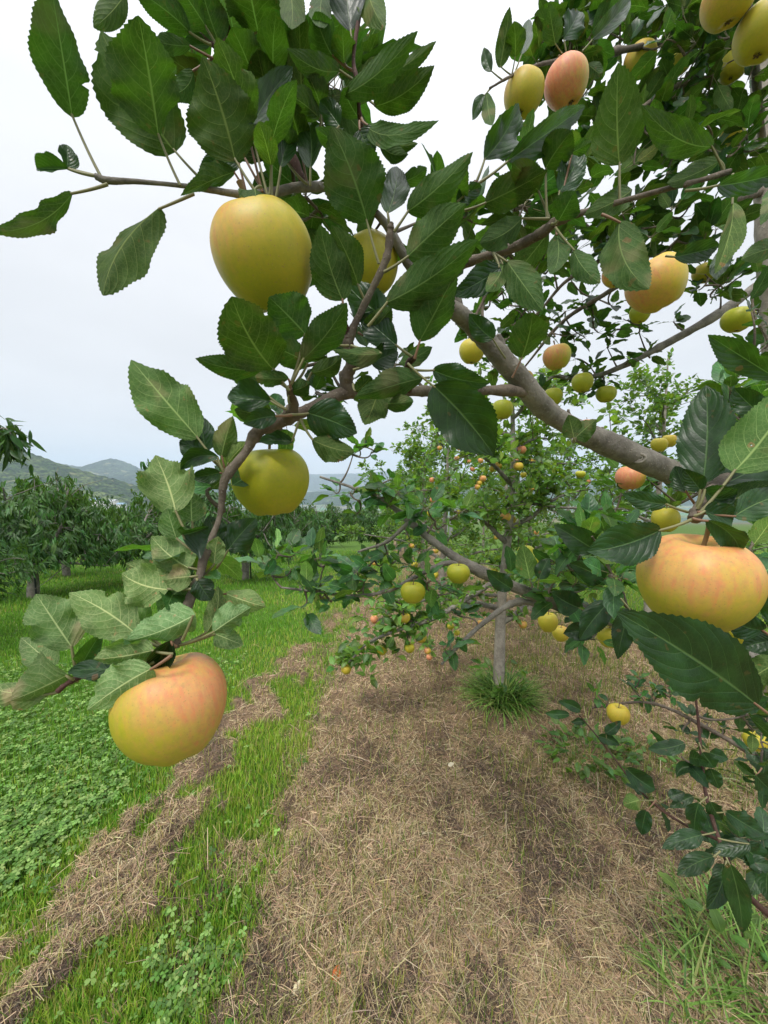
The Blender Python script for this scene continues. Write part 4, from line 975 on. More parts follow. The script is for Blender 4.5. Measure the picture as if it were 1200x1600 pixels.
A(856, 972, 1.1, .0560, 'yellow apple hanging below the low limb near a dark hooked leaf', (.1, .5), 0, (0, 0), 1.1, GA)
A(876, 990, 1.15, .0500, 'small amber apple low beside the dark leaves under the low limb', (.5, .6), 0, (0, 0), 1, GA)
A(952, 994, .95, .0600, 'yellow apple half hidden at the left end of the long dark leaf', (0, .4), 0, (0, 0), 1, GA)
A(1160, 990, .75, .0500, 'yellow apple peeping out under the biggest apple', (.1, .5), 0, (0, 0), 1, GA)
MIDA = [ # apples of the second tree and of those behind it
 (633, 966, 17, 2.3, .35, .9, 'golden orange apple above the straw, hanging over two yellow ones'), (597, 1016, 16, 2.4, 0, .45, 'yellow apple hanging free on the left over the straw'),
 (640, 1013, 16, 2.3, 0, .4, 'yellow apple just above the straw, second of the low ones from the left tip'), (541, 1046, 16, 2.5, .15, .7, 'lowest yellow apple at the tip of the drooping left branch'),
 (585, 968, 13, 2.5, .85, .8, 'orange red apple on the drooping left branch'), (658, 997, 17, 2.4, .3, .8, 'yellow orange apple next to a leaf above two small orange ones'),
 (668, 1017, 11, 2.6, .9, .8, 'small orange apple, upper one of two low in the grass gap'), (671, 1027, 10, 2.6, .9, .8, 'small orange apple, lower one of two low in the grass gap'),
 (704, 979, 11, 2.6, 0, .3, 'tiny green yellow apple left of the far trunk, top of three'), (706, 994, 9, 2.6, 0, .4, 'tiny yellow apple left of the far trunk, bottom left of three'),
 (714, 989, 9, 2.7, 0, .4, 'tiny yellow apple left of the far trunk, bottom right of three'), (750, 973, 9, 3.1, .5, .8, 'tiny orange apple by the foot of the far trunk'),
 (817, 976, 13, 2.9, .6, .8, 'small orange apple low on the right side of the far trunk'), (677, 898, 16, 2.4, .2, .6, 'yellow apple left of the low grey limb, beside a green one'),
 (772, 893, 12, 2.9, 0, .2, 'small green apple touching the far trunk on its left'), (790, 808, 17, 2.7, .55, .85, 'orange apple in front of the far trunk at mid height'),
 (800, 812, 13, 2.9, .2, .8, 'pale orange apple half behind the one in front of the far trunk'), (777, 728, 15, 2.7, .35, .7, 'amber apple on the left of the reddish upper trunk'),
 (769, 733, 10, 2.8, .3, .7, 'small amber apple behind the one left of the reddish upper trunk'), (815, 703, 15, 2.8, .8, .9, 'orange apple highest on the right of the reddish upper trunk'),
 (810, 729, 15, 2.7, .45, .9, 'orange gold apple right of the upper trunk, upper one of two'), (818, 742, 10, 2.8, 0, .6, 'small gold apple right of the upper trunk, lower one of two'),
 (808, 721, 10, 2.9, .8, .9, 'small orange apple behind the orange gold one'), (830, 720, 8, 3.3, .5, .9, 'tiny orange apple on a far twig, left one of a pair'), (840, 722, 10, 3.3, .2, .8, 'tiny gold apple on a far twig, right one of a pair'),
 (832, 763, 9, 3.4, .5, .9, 'tiny orange apple in the leaves below the far twig pair'), (754, 748, 12, 3.4, .6, .8, 'orange apple in the far crown, right one of a bunch of three'),
 (749, 755, 9, 3.4, .4, .8, 'orange apple in the far crown, middle one of a bunch of three'), (746, 761, 9, 3.4, .7, .9, 'orange apple in the far crown, lowest one of a bunch of three'),
 (751, 720, 9, 4.6, .6, .9, 'tiny orange apple just below the tip of the big dark leaf'), (687, 700, 8, 5.0, .8, .9, 'small orange apple high on the far tree left of the pole'),
 (717, 700, 8, 5.0, .95, .9, 'small red apple high on the far tree right of the pole'), (714, 716, 8, 5.0, .9, .9, 'small orange apple on the far tree just right of the pole, below the red one'),
 (733, 721, 7, 5.0, .95, .8, 'small red apple on the far tree, third from the pole'), (738, 733, 8, 5.0, .9, .9, 'small orange apple on the far tree, lowest right of the pole'),
 (675, 750, 9, 4.8, .8, .9, 'faint orange apple in the far tree below the pole foot, upper one'), (676, 781, 9, 4.6, .85, .9, 'faint orange apple in the far tree below the pole foot, lower one'),
 (716, 800, 8, 3.6, 0, .3, 'small yellow green apple in the middle of the far crown'), (672, 802, 10, 3.3, 0, .35, 'yellow green apple in the leaves above the low limb'),
 (643, 853, 9, 3.5, .6, .9, 'small orange apple behind leaves left of the low limb, upper one'), (681, 861, 9, 3.5, .6, .8, 'small orange apple close above the low limb fork'),
 (648, 883, 11, 2.9, .1, .5, 'yellow apple between the two boughs of the low limb'), (708, 868, 9, 3.2, .7, .9, 'orange apple touching the upper side of the low limb'),
 (920, 752, 7, 5.0, .9, .8, 'tiny red apple under the lone yellow green one'), (838, 832, 8, 3.6, .6, .8, 'tiny pinkish apple right of the far trunk at mid height'),
 (585, 880, 8, 3.4, .4, .8, 'tiny orange apple at the left end of the far crown'), (775, 840, 8, 3.5, .3, .6, 'tiny yellow apple at the left edge of the far trunk')]
EX2, EXA = [], []
for (px, py, wpx, d, bl, rp, lb) in MIDA:
    d = 3.6 if 3.25 <= d < 4 else (d - .95 if d >= 4 else (d - .35 if d < 3.2 else d))
    q = proj(P(px, py, d)); diam = wpx * d / F_PX
    s_ = np.clip(diam, .052, .085); d2 = d * s_ / diam; (EX2 if d2 < 3.45 else EXA).append(P(px, py, d2))
    A(px, py, d2, s_, lb, (bl, rp), rng.uniform(150, 260), (rng.uniform(-12, 12), rng.uniform(-12, 12)), rng.uniform(.88, 1.0), GA, parts=wpx > 9)

# ================================================================= foliage of the near tree behind its big leaves
FILL = [ # px, py, depth, rx, ry (px), rd (m), number of spurs, leaf size, leaves per spur
 (385, 60, .46, 120, 60, .05, 9, .075, 5), (500, 130, .44, 50, 70, .04, 6, .07, 5), (460, 235, .42, 45, 45, .03, 4, .06, 5), (420, 180, .42, 50, 50, .03, 4, .07, 4),
 (490, 320, .42, 60, 30, .03, 3, .05, 5), (500, 600, .42, 70, 40, .04, 4, .04, 5), (620, 560, .45, 60, 40, .04, 3, .045, 5), (690, 340, .5, 70, 40, .05, 4, .06, 5),
 (840, 310, .52, 80, 50, .06, 9, .06, 5), (800, 410, .6, 70, 40, .06, 5, .05, 5), (560, 400, .45, 50, 50, .04, 3, .05, 5),
 (1060, 50, 1.0, 150, 75, .18, 46, .07, 6), (1090, 190, 1.0, 115, 95, .18, 46, .07, 6), (980, 230, .95, 90, 70, .15, 20, .065, 6), (1010, 350, .95, 140, 55, .15, 34, .065, 6),
 (880, 75, .78, 55, 60, .08, 13, .06, 6), (900, 160, .9, 30, 20, .08, 2, .05, 5), (850, 480, 1.25, 110, 60, .12, 26, .055, 6), (980, 520, 1.25, 90, 45, .10, 14, .05, 6), (900, 590, 1.32, 70, 40, .06, 12, .05, 6),
 (760, 540, 1.1, 50, 45, .1, 8, .055, 6), (830, 380, .8, 90, 50, .1, 14, .055, 6), (1130, 420, 1.1, 60, 50, .1, 10, .06, 6),
 (480, 880, .93, 70, 35, .06, 8, .060, 6), (470, 928, .88, 55, 22, .05, 6, .058, 6), (560, 920, .92, 70, 30, .05, 7, .058, 6), (600, 870, .95, 60, 40, .07, 9, .06, 6), (570, 775, .98, 60, 35, .06, 8, .058, 6), (560, 700, 1.02, 22, 34, .03, 4, .05, 6), (640, 800, .95, 50, 35, .08, 6, .056, 6),
 (690, 815, .92, 45, 40, .08, 5, .056, 5), (690, 905, .88, 50, 35, .07, 5, .055, 5), (830, 890, .90, 45, 30, .07, 4, .056, 5), (890, 905, .85, 50, 40, .1, 8, .060, 6), (920, 850, .75, 55, 50, .09, 11, .065, 6), (915, 975, .82, 50, 28, .08, 6, .06, 6), (960, 905, .66, 30, 45, .06, 5, .06, 5),
 (700, 1015, .87, 22, 30, .03, 2, .055, 6), (715, 975, .9, 35, 25, .05, 3, .05, 5), (1000, 780, 1.0, 70, 45, .15, 14, .06, 6), (1160, 620, .7, 50, 70, .1, 12, .06, 6), (1180, 500, .8, 30, 80, .1, 6, .06, 6),
 (1165, 880, .55, 50, 60, .1, 5, .06, 5), (1185, 1110, .8, 40, 50, .1, 10, .06, 6), (1185, 1190, 1.0, 35, 40, .1, 8, .055, 6), (1165, 1330, .72, 50, 60, .08, 9, .055, 5), (1060, 1230, .72, 40, 50, .05, 2, .045, 4),
 (312, 880, .335, 26, 50, .015, 4, .042, 4), (350, 780, .345, 16, 40, .012, 2, .038, 4), (420, 660, .36, 30, 20, .015, 3, .038, 5),
 (990, 1080, 1.40, 80, 20, .05, 11, .045, 6), (1090, 1140, 1.3, 50, 25, .05, 5, .045, 6),
]
fol = Acc(); tw = Acc(); r_ = np.random.default_rng(11)
for (px, py, d, rx, ry, rd, n, size, nl) in FILL:
    cs = []
    for _ in range(n):
        while True:
            q = r_.uniform(-1, 1, 3)
            if q @ q < 1: break
        cs.append(P(px + q[0] * rx, py + q[1] * ry, d + q[2] * rd))
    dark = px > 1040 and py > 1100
    rosettes(fol, cs, size, nl, MED, r_, tw, petiole=True, tint=(.8, 1.5) if dark else ((1.5, 3.6) if py > 600 else (.8, 1.6)))  # lower foliage: light from above is put into brighter leaf tints
    cloud = BCLOUD
    cs = sorted(cs, key=lambda c: float(np.min(np.linalg.norm(BCLOUD - c, axis=1))))
    for c in cs:
        nb_ = nearest(c, cloud); m_ = (nb_ + c) / 2 + r_.normal(0, .012, 3) + np.array([0, 0, -.01])
        pts = bez(nb_, m_, c, 7); tube(tw, pts, np.linspace(.0026, .0014, 7) * (.6 + d * .5), 6, 1, rough=.2, seed=int(r_.integers(1e6))); cloud = np.vstack([cloud, pts[2:]])
fol.v += rest.v; fol.uv += rest.uv; fol.c += rest.c; fol.m += rest.m
fol.f += [np.where(f_ >= 0, f_ + fol.n, -1) for f_ in rest.f]; fol.n += rest.n
fo_ = fol.build('foliage', [LEAF, PETI], TREE); tag(fo_, kind='stuff')
tw_ = tw.build('twigs', [PETI, TWIG], TREE); tag(tw_, kind='stuff')

# ================================================================= the second tree and the rows behind
def limb_pts(r, a, dirv, L, sag=.12, n=6):
    pts = [np.asarray(a, float)]; d = nrm(dirv)
    for i in range(n):
        d = nrm(d + r.normal(0, .16, 3) + np.array([0, 0, -sag * .5 + .04])); pts.append(pts[-1] + d * L / n)
    return catmull(pts, 4)
def apple_crown(seed, H, spread, trunk_pts, nl, ns, size, tm, zlo=.45, custom=None, nsub=3, extra=None):
    r = np.random.default_rng(seed); tp = catmull(trunk_pts, 8); branches = []
    for k in range(nl):
        t = (k + .5) / nl; z = zlo + (H * .92 - zlo) * t; i = int(np.argmin(abs(tp[:, 2] - trunk_pts[0][2] - z)))
        a = k * 2.4 + r.uniform(-.3, .3); L = spread * (1.05 - .75 * t) * r.uniform(.75, 1.15)
        branches.append((limb_pts(r, tp[i], (math.cos(a), math.sin(a), .30 + .5 * t), L), .012 + .012 * (1 - t)))
    for c in (custom or []): branches.append((catmull(c[0], 5), c[1]))
    cs = []; subs = []
    for b, rad in branches:
        for _ in range(nsub):
            i = int(len(b) * r.uniform(.25, .95)); dv = nrm(b[min(i + 1, len(b) - 1)] - b[i - 1]) + r.normal(0, .7, 3) + [0, 0, .15]
            s = limb_pts(r, b[i], dv, spread * r.uniform(.2, .42), .1, 4); subs.append((s, .004))
    allb = branches + subs
    for _ in range(ns):
        b, rad = allb[r.integers(len(allb))]; i = int(len(b) * r.uniform(.12, 1.0)); i = min(i, len(b) - 1)
        cs.append(b[i] + r.normal(0, .045, 3) + [0, 0, .02])
    for c in (custom or []):
        p = catmull(c[0], 5); cs += [q + r.normal(0, .03, 3) for q in p[3:]]
    if extra is not None:
        cl = np.vstack([b for b, _ in allb])
        for q in extra:
            top = q + [0, 0, .055]; nb_ = nearest(top, cl); subs.append((bez(nb_, (nb_ + top) / 2 + [0, 0, .06], top, 7), .004)); cs += [top, top + r.normal(0, .04, 3), top * .6 + nb_ * .4]
    tops = []
    for k in range(6):      # upright water shoots
        b, rad = branches[r.integers(len(branches))]; a = b[len(b) // 2 + r.integers(len(b) // 2)]
        s = limb_pts(r, a, (r.normal(0, .15), r.normal(0, .15), 1), r.uniform(.3, .6), -.1, 4); subs.append((s, .003)); cs += list(s[4::2])
    return tp, branches, subs, np.array(cs)
def make_apple_tree(label, loc, seed, H, spread, nl, ns, size, tm, nleaf=6, lean=(0, 0), custom=None, group=None, each=False, zlo=.45, r0=.05, tint=(.75, 1.25), extra=None):
    g = float(loc[2]); root = empty('apple_tree', loc); tag(root, label, 'tree', group)
    tr = [np.array([loc[0], loc[1], g - .05]), np.array([loc[0] + lean[0] * .3, loc[1] + lean[1] * .3, g + H * .3]), np.array([loc[0] + lean[0] * .6 + .02, loc[1], g + H * .62]), np.array([loc[0] + lean[0], loc[1] + lean[1], g + H])]
    tp, br, subs, cs = apple_crown(seed, H, spread, tr, nl, ns, size, tm, zlo, custom, extra=extra)
    a = Acc(); tube(a, tp, np.linspace(r0, .008, len(tp)), 12, rough=.1, seed=seed); a.build('trunk', TRUNK, root)
    b_ = Acc()
    for p, rad in br:
        if each: b_ = Acc()
        tube(b_, p, np.linspace(rad, .004, len(p)), 8, rough=.15)
        if each: b_.build('branch', BARK, root)
    if each: b_ = Acc()
    for p, rad in subs: tube(b_, p, np.linspace(rad, .002, len(p)), 5, rough=.15)
    o = b_.build('branches', TWIG if each else BARK, root); tag(o, kind='stuff')
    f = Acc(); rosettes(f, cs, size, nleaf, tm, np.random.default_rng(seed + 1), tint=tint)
    o = f.build('crown', LEAFM, root); tag(o, kind='stuff')
    return root
def copy_tree(root, label, loc, rz, sc_=1.0, group=None):
    r = root.copy(); col.objects.link(r); r.location = Vector([float(a) for a in loc]); r.rotation_euler = (0, 0, rz); r.scale = (sc_, sc_, sc_)
    r['label'] = label
    if group: r['group'] = group
    for ch in list(root.children):
        c = ch.copy(); col.objects.link(c); c.parent = r; c.matrix_parent_inverse = ch.matrix_parent_inverse.copy()
    return r
b2 = ghit(778, 1088)
t2 = [b2[0], b2[1], b2[2]]
D2 = proj(b2)[2]
cust = [([P(778, 905, D2), P(730, 935, D2 - .35), P(680, 965, D2 - .55), P(620, 985, D2 - .6), P(575, 1005, D2 - .55), P(545, 1035, D2 - .5)], .018),
        ([P(780, 930, D2), P(700, 930, D2 - .2), P(640, 950, D2 - .5), P(637, 1000, D2 - .6)], .012),
        ([P(783, 885, D2), P(830, 880, D2 - .3), P(880, 872, D2 - .6), P(950, 860, D2 - .8)], .020),
        ([P(783, 720, D2), P(830, 722, D2 + .2), P(900, 725, D2 + .3)], .010),
        ([P(783, 775, D2), P(850, 790, D2 - .2), P(930, 795, D2 - .3), P(1010, 795, D2 - .4)], .013),
        ([P(783, 800, D2), P(740, 790, D2), P(700, 770, D2 + .1), P(660, 765, D2 + .3)], .012)]
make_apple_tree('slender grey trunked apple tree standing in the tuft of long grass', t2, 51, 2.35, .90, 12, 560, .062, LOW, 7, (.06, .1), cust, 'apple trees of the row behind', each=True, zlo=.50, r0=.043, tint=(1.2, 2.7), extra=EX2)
def gpt(x, y): return (x, y, float(G(x, y)))
GT = 'apple trees of the row behind'
tA = make_apple_tree('apple tree next behind the grassy tufted one, full of red and orange fruit', gpt(.80, 5.0), 61, 2.75, 1.25, 16, 760, .07, LOW, 7, (.05, 0), None, GT, tint=(1.3, 2.5), extra=EXA)
tB = make_apple_tree('tall apple tree with upright shoots against the sky, above the thick limb end', gpt(3.15, 4.3), 62, 3.0, 1.25, 15, 520, .07, LOW, 7, (.05, 0), None, GT, tint=(1.2, 2.2))
for i, (x, y, rz, s, lb) in enumerate([
    (.75, 7.2, 1.0, .97, 'third apple tree along the straw strip, mostly behind the fruiting one'), (.7, 9.6, 2.2, 1.0, 'fourth apple tree along the straw strip'),
    (.72, 12.2, 3.3, 1.0, 'fifth apple tree along the straw strip, small with distance'), (.7, 15.5, 4.4, 1.05, 'sixth apple tree along the straw strip, almost lost in the leaves'),
    (.7, 20.0, 5.1, 1.1, 'farthest apple tree at the end of the straw strip')]):
    copy_tree(tA, lb, gpt(x, y), rz, s, GT)
for i, (x, y, rz, s, lb) in enumerate([
    (1.85, 4.6, 2.1, .82, 'leafy apple tree between the slender trunked one and the right row'),
    (3.3, 6.6, 1.3, .92, 'apple tree right of the far trunk, below the thick limb, second of the right row'), (3.4, 9.2, 2.5, .95, 'third apple tree of the right row, behind the lone yellow green apple'),
    (3.4, 12.5, 3.9, 1.0, 'farthest apple tree of the right row'), (3.25, 2.0, .6, .85, 'apple tree at the right edge behind the pink apple, nearest of the right row')]):
    copy_tree(tB, lb, gpt(x, y), rz, s, GT)

# peach orchard
def make_peach(label, loc, seed, H=2.2, spread=1.45, n=3000):
    r = np.random.default_rng(seed); root = empty('peach_tree', loc); tag(root, label, 'tree', 'peach trees of the orchard across the lawn')
    L0 = np.array(loc, float); fork = L0 + [0, 0, .55]
    a = Acc(); tube(a, catmull([L0 - [0, 0, .05], L0 + [.03, 0, .3], fork], 5), np.linspace(.085, .065, 11), 10, rough=.2, seed=seed); a.build('trunk', TRUNK, root)
    b = Acc(); pts = []
    for k in range(8):
        an = k * 2 * math.pi / 8 + r.uniform(-.3, .3); p = limb_pts(r, fork, (math.cos(an), math.sin(an), r.uniform(.5, 1.2)), spread * r.uniform(.9, 1.25), .10, 6)
        tube(b, p, np.linspace(.04, .010, len(p)), 7, rough=.15); pts.append(p)
        for _ in range(7):
            i = r.integers(4, len(p)); q = limb_pts(r, p[i], r.normal(0, .8, 3) + [math.cos(an) * .6, math.sin(an) * .6, .7], r.uniform(.35, .75), .2, 5)
            tube(b, q, np.linspace(.010, .003, len(q)), 5); pts.append(q[4:])
    o = b.build('branches', BARK, root); tag(o, kind='stuff')
    cl = np.vstack(pts); m_ = len(cl); f = Acc()
    nodes = cl[r.integers(0, m_, n // 9)] + r.normal(0, .13, (n // 9, 3)); nodes = np.vstack([nodes, np.vstack([p[-1] + r.normal(0, .05, (5, 3)) + [0, 0, .02 * k] for k, p in enumerate(pts[::4])])])
    base = nodes[r.integers(0, len(nodes), n)] + r.normal(0, .055, (n, 3)) * [1, 1, 1.3]
    ztop = L0[2] + H * (.90 + .22 * vn(base[:, 0] * 1.9, base[:, 1] * 1.9, seed)); over = base[:, 2] > ztop
    base[:, 2] = np.where(over, ztop - r.random(n) ** 1.5 * .55 * H * .5, base[:, 2]); base[:, 2] = np.maximum(base[:, 2], L0[2] + .62 + .3 * r.random(n))
    for k in range(3):      # leafy shoots standing out of the crown
        a_k = r.uniform(0, 6.28); qk = r.uniform(.1, .7) * spread; st_ = L0 + [math.cos(a_k) * qk, math.sin(a_k) * qk, H * .9]; m1 = n // 60; i0 = k * m1
        base[i0:i0 + m1] = st_ + np.linspace(0, 1, m1)[:, None] * [r.normal(0, .1), r.normal(0, .1), .42] + r.normal(0, .06, (m1, 3))
        tube(b2_ := Acc(), np.array([st_ - [0, 0, .3], st_, st_ + [0, 0, .4]]), .006, 5); sh = b2_.build('shoot', BARK, root)
    out_ = nrm(base - (L0 + [0, 0, H * .55])); d = out_ * [.7, .7, .1] + r.normal(0, .38, (n, 3)) + [0, 0, -.95]
    nd = out_ + [0, 0, .6] + r.normal(0, .3, (n, 3)); L = r.uniform(.10, .165, n); tn = tints(n, .7, 1.9, r=r); wch = r.integers(0, 3, n)
    # three leaves to a node so the foliage hangs in little sprays
    for j in range(3):
        dd = d + r.normal(0, .28, (n, 3)); bb = base + r.normal(0, .018, (n, 3))
        for i, t in enumerate(PLF):
            q = wch == i; scatter(f, t, bb[q], dd[q], nd[q], L[q] * (1 - .1 * j), tn[q])
    o = f.build('crown', PEACH, root); tag(o, kind='stuff')
    return root
def gy(px, y): x = (px - 600) / F_PX * y; return gpt(x, y)
pA = make_peach('peach tree with a forked pale trunk behind the hanging leaves at left', gy(195, 7.3), 71, 2.2, 1.5)
pB = make_peach('peach tree with drooping leaves beside a black stake, left of the green lawn gap', gy(378, 7.4), 72, 1.85, 1.3)
pC = make_peach('round crowned peach tree low at the left edge of the picture', gy(38, 5.9), 73, 1.72, 1.3)
GP = 'peach trees of the orchard across the lawn'
PE = [(pC, 500, 11.5, 1.0, 1.0, 'peach tree beyond the lawn, straight under the yellow green apple'), (pB, 590, 13.5, 2.0, 1.05, 'peach tree at the right end of the orchard, behind the low limb tip'),
 (pA, 95, 9.0, 2.6, 1.12, 'peach tree with a raised top shoot, in front of the near hill'), (pC, 290, 10.5, 3.0, 1.15, 'peach tree between the forked one and the staked one, one row back'),
 (pB, -40, 9.5, .5, 1.15, 'peach tree partly cut by the left edge, one row back'), (pA, 420, 15, 4.0, 1.1, 'peach tree two rows back behind the staked one'),
 (pC, 180, 14, 5.0, 1.2, 'peach tree two rows back behind the forked one'), (pB, 60, 15.5, .9, 1.2, 'peach tree two rows back near the left edge'),
 (pA, 300, 19, 2.9, 1.25, 'peach tree three rows back, seen over the orchard between hanging leaves'), (pC, 500, 19, 3.9, 1.2, 'peach tree three rows back at the right end of the orchard'),
 (pB, 400, 25, 4.9, 1.4, 'peach tree four rows back, right part'), (pA, 170, 25, 5.5, 1.4, 'peach tree four rows back, left part'), (pC, 560, 28, .2, 1.5, 'peach tree in the last row at the foot of the hills'),
 (pB, 640, 20, 1.2, 1.4, 'peach tree farthest right, behind the second apple tree')]
for src, px, y, rz, s, lb in PE: copy_tree(src, lb, gy(px, y), rz, s * .90, GP)
# the one at the left edge whose shoot enters the picture
r = np.random.default_rng(5)
lx, ly = -4.35, 3.3
pD = copy_tree(pA, 'peach tree outside the left edge, one drooping leafy shoot reaching into the sky', gpt(lx, ly), 2.2, .62, GP)
f = Acc(); b = Acc(); c0 = np.array([lx, ly, float(G(lx, ly)) + 1.0]); tip = P(24, 690, 3.0)
q = catmull([c0, (c0 + tip) / 2 + [0, 0, .25], tip + [-.12, 0, .10], tip], 8); tube(b, q, np.linspace(.012, .003, len(q)), 6)
n = 230; base = q[r.integers(15, len(q), n)] + r.normal(0, .06, (n, 3)) + [-.02, 0, -.03]; d = np.array([.25, 0, -.9]) + r.normal(0, .5, (n, 3))
for i, t in enumerate(PLF):
    s_ = r.integers(0, 3, n) == i; scatter(f, t, base[s_], d[s_], r.normal(0, .5, (s_.sum(), 3)) + [0, -.5, .8], r.uniform(.10, .15, s_.sum()), tints(s_.sum(), .7, 1.3, r=r))
o = b.build('branch', BARK); o.parent = pD; o.matrix_parent_inverse = pD.matrix_basis.inverted()
o = f.build('foliage', PEACH); o.parent = pD; o.matrix_parent_inverse = pD.matrix_basis.inverted(); tag(o, kind='stuff')

# ================================================================= posts and stakes, far houses
STEEL = simple('galvanised_post_material', (.42, .43, .44), .45, .5, 20)
BLACKP = simple('black_stake_material', (.015, .016, .018), .4, .5)
WHITEP = simple('white_post_material', (.70, .70, .68), .5, .4, 5)
def post(name, label, loc, h, rad, m, cap=True, cat='post'):
    o = empty(name, loc); tag(o, label, cat); L0 = np.array(loc)
    a = Acc(); tube(a, np.array([L0 + [0, 0, -.2], L0 + [0, 0, h * .5], L0 + [.004, 0, h]]), rad, 12); a.build('pole', m, o)
    c = Acc(); tube(c, np.array([L0 + [.004, 0, h - .01], L0 + [.004, 0, h + .03]]), rad * 1.25, 12); c.build('cap', m, o)
    return o
post('orchard_post', 'tall pale steel post rising among the far apple trees', gy(706, 7.6), 3.1, .045, STEEL)
post('orchard_post', 'slim second steel post standing close behind the tall pale one', gy(699, 9.5), 3.3, .03, STEEL)
post('tree_stake', 'thin black stake beside the trunk of the staked peach tree', gy(388, 7.3), .95, .014, BLACKP, cat='stake')
post('tree_stake', 'thin black stake beside the peach trunk at the far left', gy(44, 5.8), .9, .014, BLACKP, cat='stake')
post('orchard_post', 'short white post behind the orchard in front of the blue hill', gy(326, 32), 3.9, .10, WHITEP)
RED = simple('house_roof_material', (.20, .30, .42), .6); WALL = simple('house_wall_material', (.72, .70, .66), .8); GLS = simple('house_window_material', (.03, .04, .05), .15)
def box(acc, c, s):
    x, y, z = [q / 2 for q in s]; V = np.array([(i * x, j * y, k * z) for i in (-1, 1) for j in (-1, 1) for k in (-1, 1)]) + c
    acc.add(V, [(0, 1, 3, 2), (4, 6, 7, 5), (0, 4, 5, 1), (2, 3, 7, 6), (0, 2, 6, 4), (1, 5, 7, 3)])
def house(px, py, d, w_, dp, h, label, roof):
    p = P(px, py, d); root = empty('house', tuple(p)); tag(root, label, 'house', 'farm houses in the valley')
    a = Acc(); box(a, p + [0, 0, h / 2 - 3], (w_, dp, h + 6)); a.build('wall', WALL, root, smooth=False)
    a = Acc(); e_ = .6; z0, z1 = p[2] + h - .02, p[2] + h + w_ * .22; x, y = w_ / 2 + e_, dp / 2 + e_
    V = [(p[0] - x, p[1] - y, z0), (p[0] + x, p[1] - y, z0), (p[0] + x, p[1] + y, z0), (p[0] - x, p[1] + y, z0), (p[0] - x, p[1], z1), (p[0] + x, p[1], z1)]
    a.add(V, [(0, 1, 5, 4), (2, 3, 4, 5), (0, 4, 3, -1), (1, 2, 5, -1), (3, 2, 1, 0)]); a.build('roof', roof, root, smooth=False)
    for k in (-1, 0, 1):
        a = Acc(); box(a, p + [k * w_ * .3, -dp / 2 - .02, h * .55], (w_ * .12, .08, h * .3)); a.build('window', GLS, root, smooth=False)
R2 = simple('grey_roof_material', (.35, .36, .38), .6)
house(152, 786, 560, 13, 9, 5, 'white house with a blue roof in the valley, left one of the group', RED)
house(163, 789, 540, 8, 8, 4, 'small white house in the valley between two bigger ones', R2)
house(176, 788, 550, 12, 9, 5, 'white house with a grey roof in the valley, right one of the group', R2)
house(190, 792, 520, 9, 7, 4, 'lowest small pale house in the valley beside the peach tops', RED)

# ================================================================= ground cover
def blade_tm(w=.035, bend=.5, n=3):
    t = np.linspace(0, 1, n + 1); V = []; 
    for i, tt in enumerate(t):
        hw = w / 2 * (1 - tt ** 1.6) + .001; a = bend * tt
        V += [(-hw, tt * math.cos(a * .6), -math.sin(a) * tt * .8), (hw, tt * math.cos(a * .6), -math.sin(a) * tt * .8)]
    f = [(2 * i, 2 * i + 1, 2 * i + 3, 2 * i + 2) for i in range(n)]
    uv = np.array([(j, tt) for tt in t for j in (0, 1)], float)
    return np.array(V), np.array(f), uv
def straw_tm(w=.02, c=.3, seed=0, n=4):
    r = np.random.default_rng(seed); t = np.linspace(0, 1, n + 1); off = np.cumsum(r.normal(0, c / n, n + 1)); zz = np.sin(t * np.pi) * .12 + np.cumsum(r.normal(0, .03, n + 1))
    V = []
    for i, tt in enumerate(t): V += [(off[i] - w / 2, tt, zz[i]), (off[i] + w / 2, tt, zz[i])]
    return np.array(V), np.array([(2 * i, 2 * i + 1, 2 * i + 3, 2 * i + 2) for i in range(n)]), np.array([(j, tt) for tt in t for j in (0, 1)], float)
def clover_tm():
    V = []; f = []; uv = []
    for k in range(3):
        a = k * 2.094; ca_, sa_ = math.cos(a), math.sin(a)
        pts = [(0, 0, 0), (.30, .32, .05), (.42, .72, .0), (.22, 1.0, -.06), (0, .92, -.02), (-.22, 1.0, -.06), (-.42, .72, 0), (-.30, .32, .05)]
        b = len(V)
        for x, y, z in pts: V.append((x * ca_ - y * sa_, x * sa_ + y * ca_, z)); uv.append((x, y))
        f += [(b, b + 1, b + 2, -1), (b, b + 2, b + 3, b + 4), (b, b + 4, b + 5, b + 6), (b, b + 6, b + 7, -1)]
    return np.array(V), np.array(f), np.array(uv, float)
def in_view(x, y, m=380):
    z = base_h(x, y); v = np.stack([x, y, z - CZ], 1); d = v @ FW; px = 600 + F_PX * (v @ RT) / d; py = 800 - F_PX * (v @ UP) / d
    return (d > .3) & (px > -m) & (px < 1200 + m) & (py < 1600 + m * 2)
def sample(n, y0, y1, power=2.0):
    """positions spread over the visible ground and a step to either side of it, denser near the camera"""
    n = int(n * 1.41)
    u = rng.random(n); y = (y0 ** (1 - power) + u * (y1 ** (1 - power) - y0 ** (1 - power))) ** (1 / (1 - power)) if power != 1 else y0 * (y1 / y0) ** u
    x = rng.uniform(-1.62, 1.62, n) * (y * 1.04 + .25)
    k = in_view(x, y); return x[k], y[k]
def up_dirs(n, lean, yaw=None):
    yaw = rng.uniform(0, 2 * np.pi, n) if yaw is None else yaw; l = np.abs(rng.normal(0, lean, n))
    y = np.stack([np.cos(yaw) * np.sin(l), np.sin(yaw) * np.sin(l), np.cos(l)], 1); nn = np.stack([np.cos(yaw), np.sin(yaw), -.1 + 0 * yaw], 1)
    return y, nn
def colour_mix(n, cols, jit=.15):
    c = np.array(cols)[rng.integers(0, len(cols), n)]; return np.clip(c * rng.uniform(1 - jit, 1 + jit, (n, 1)) * rng.normal(1, .06, (n, 3)), 0, 1)
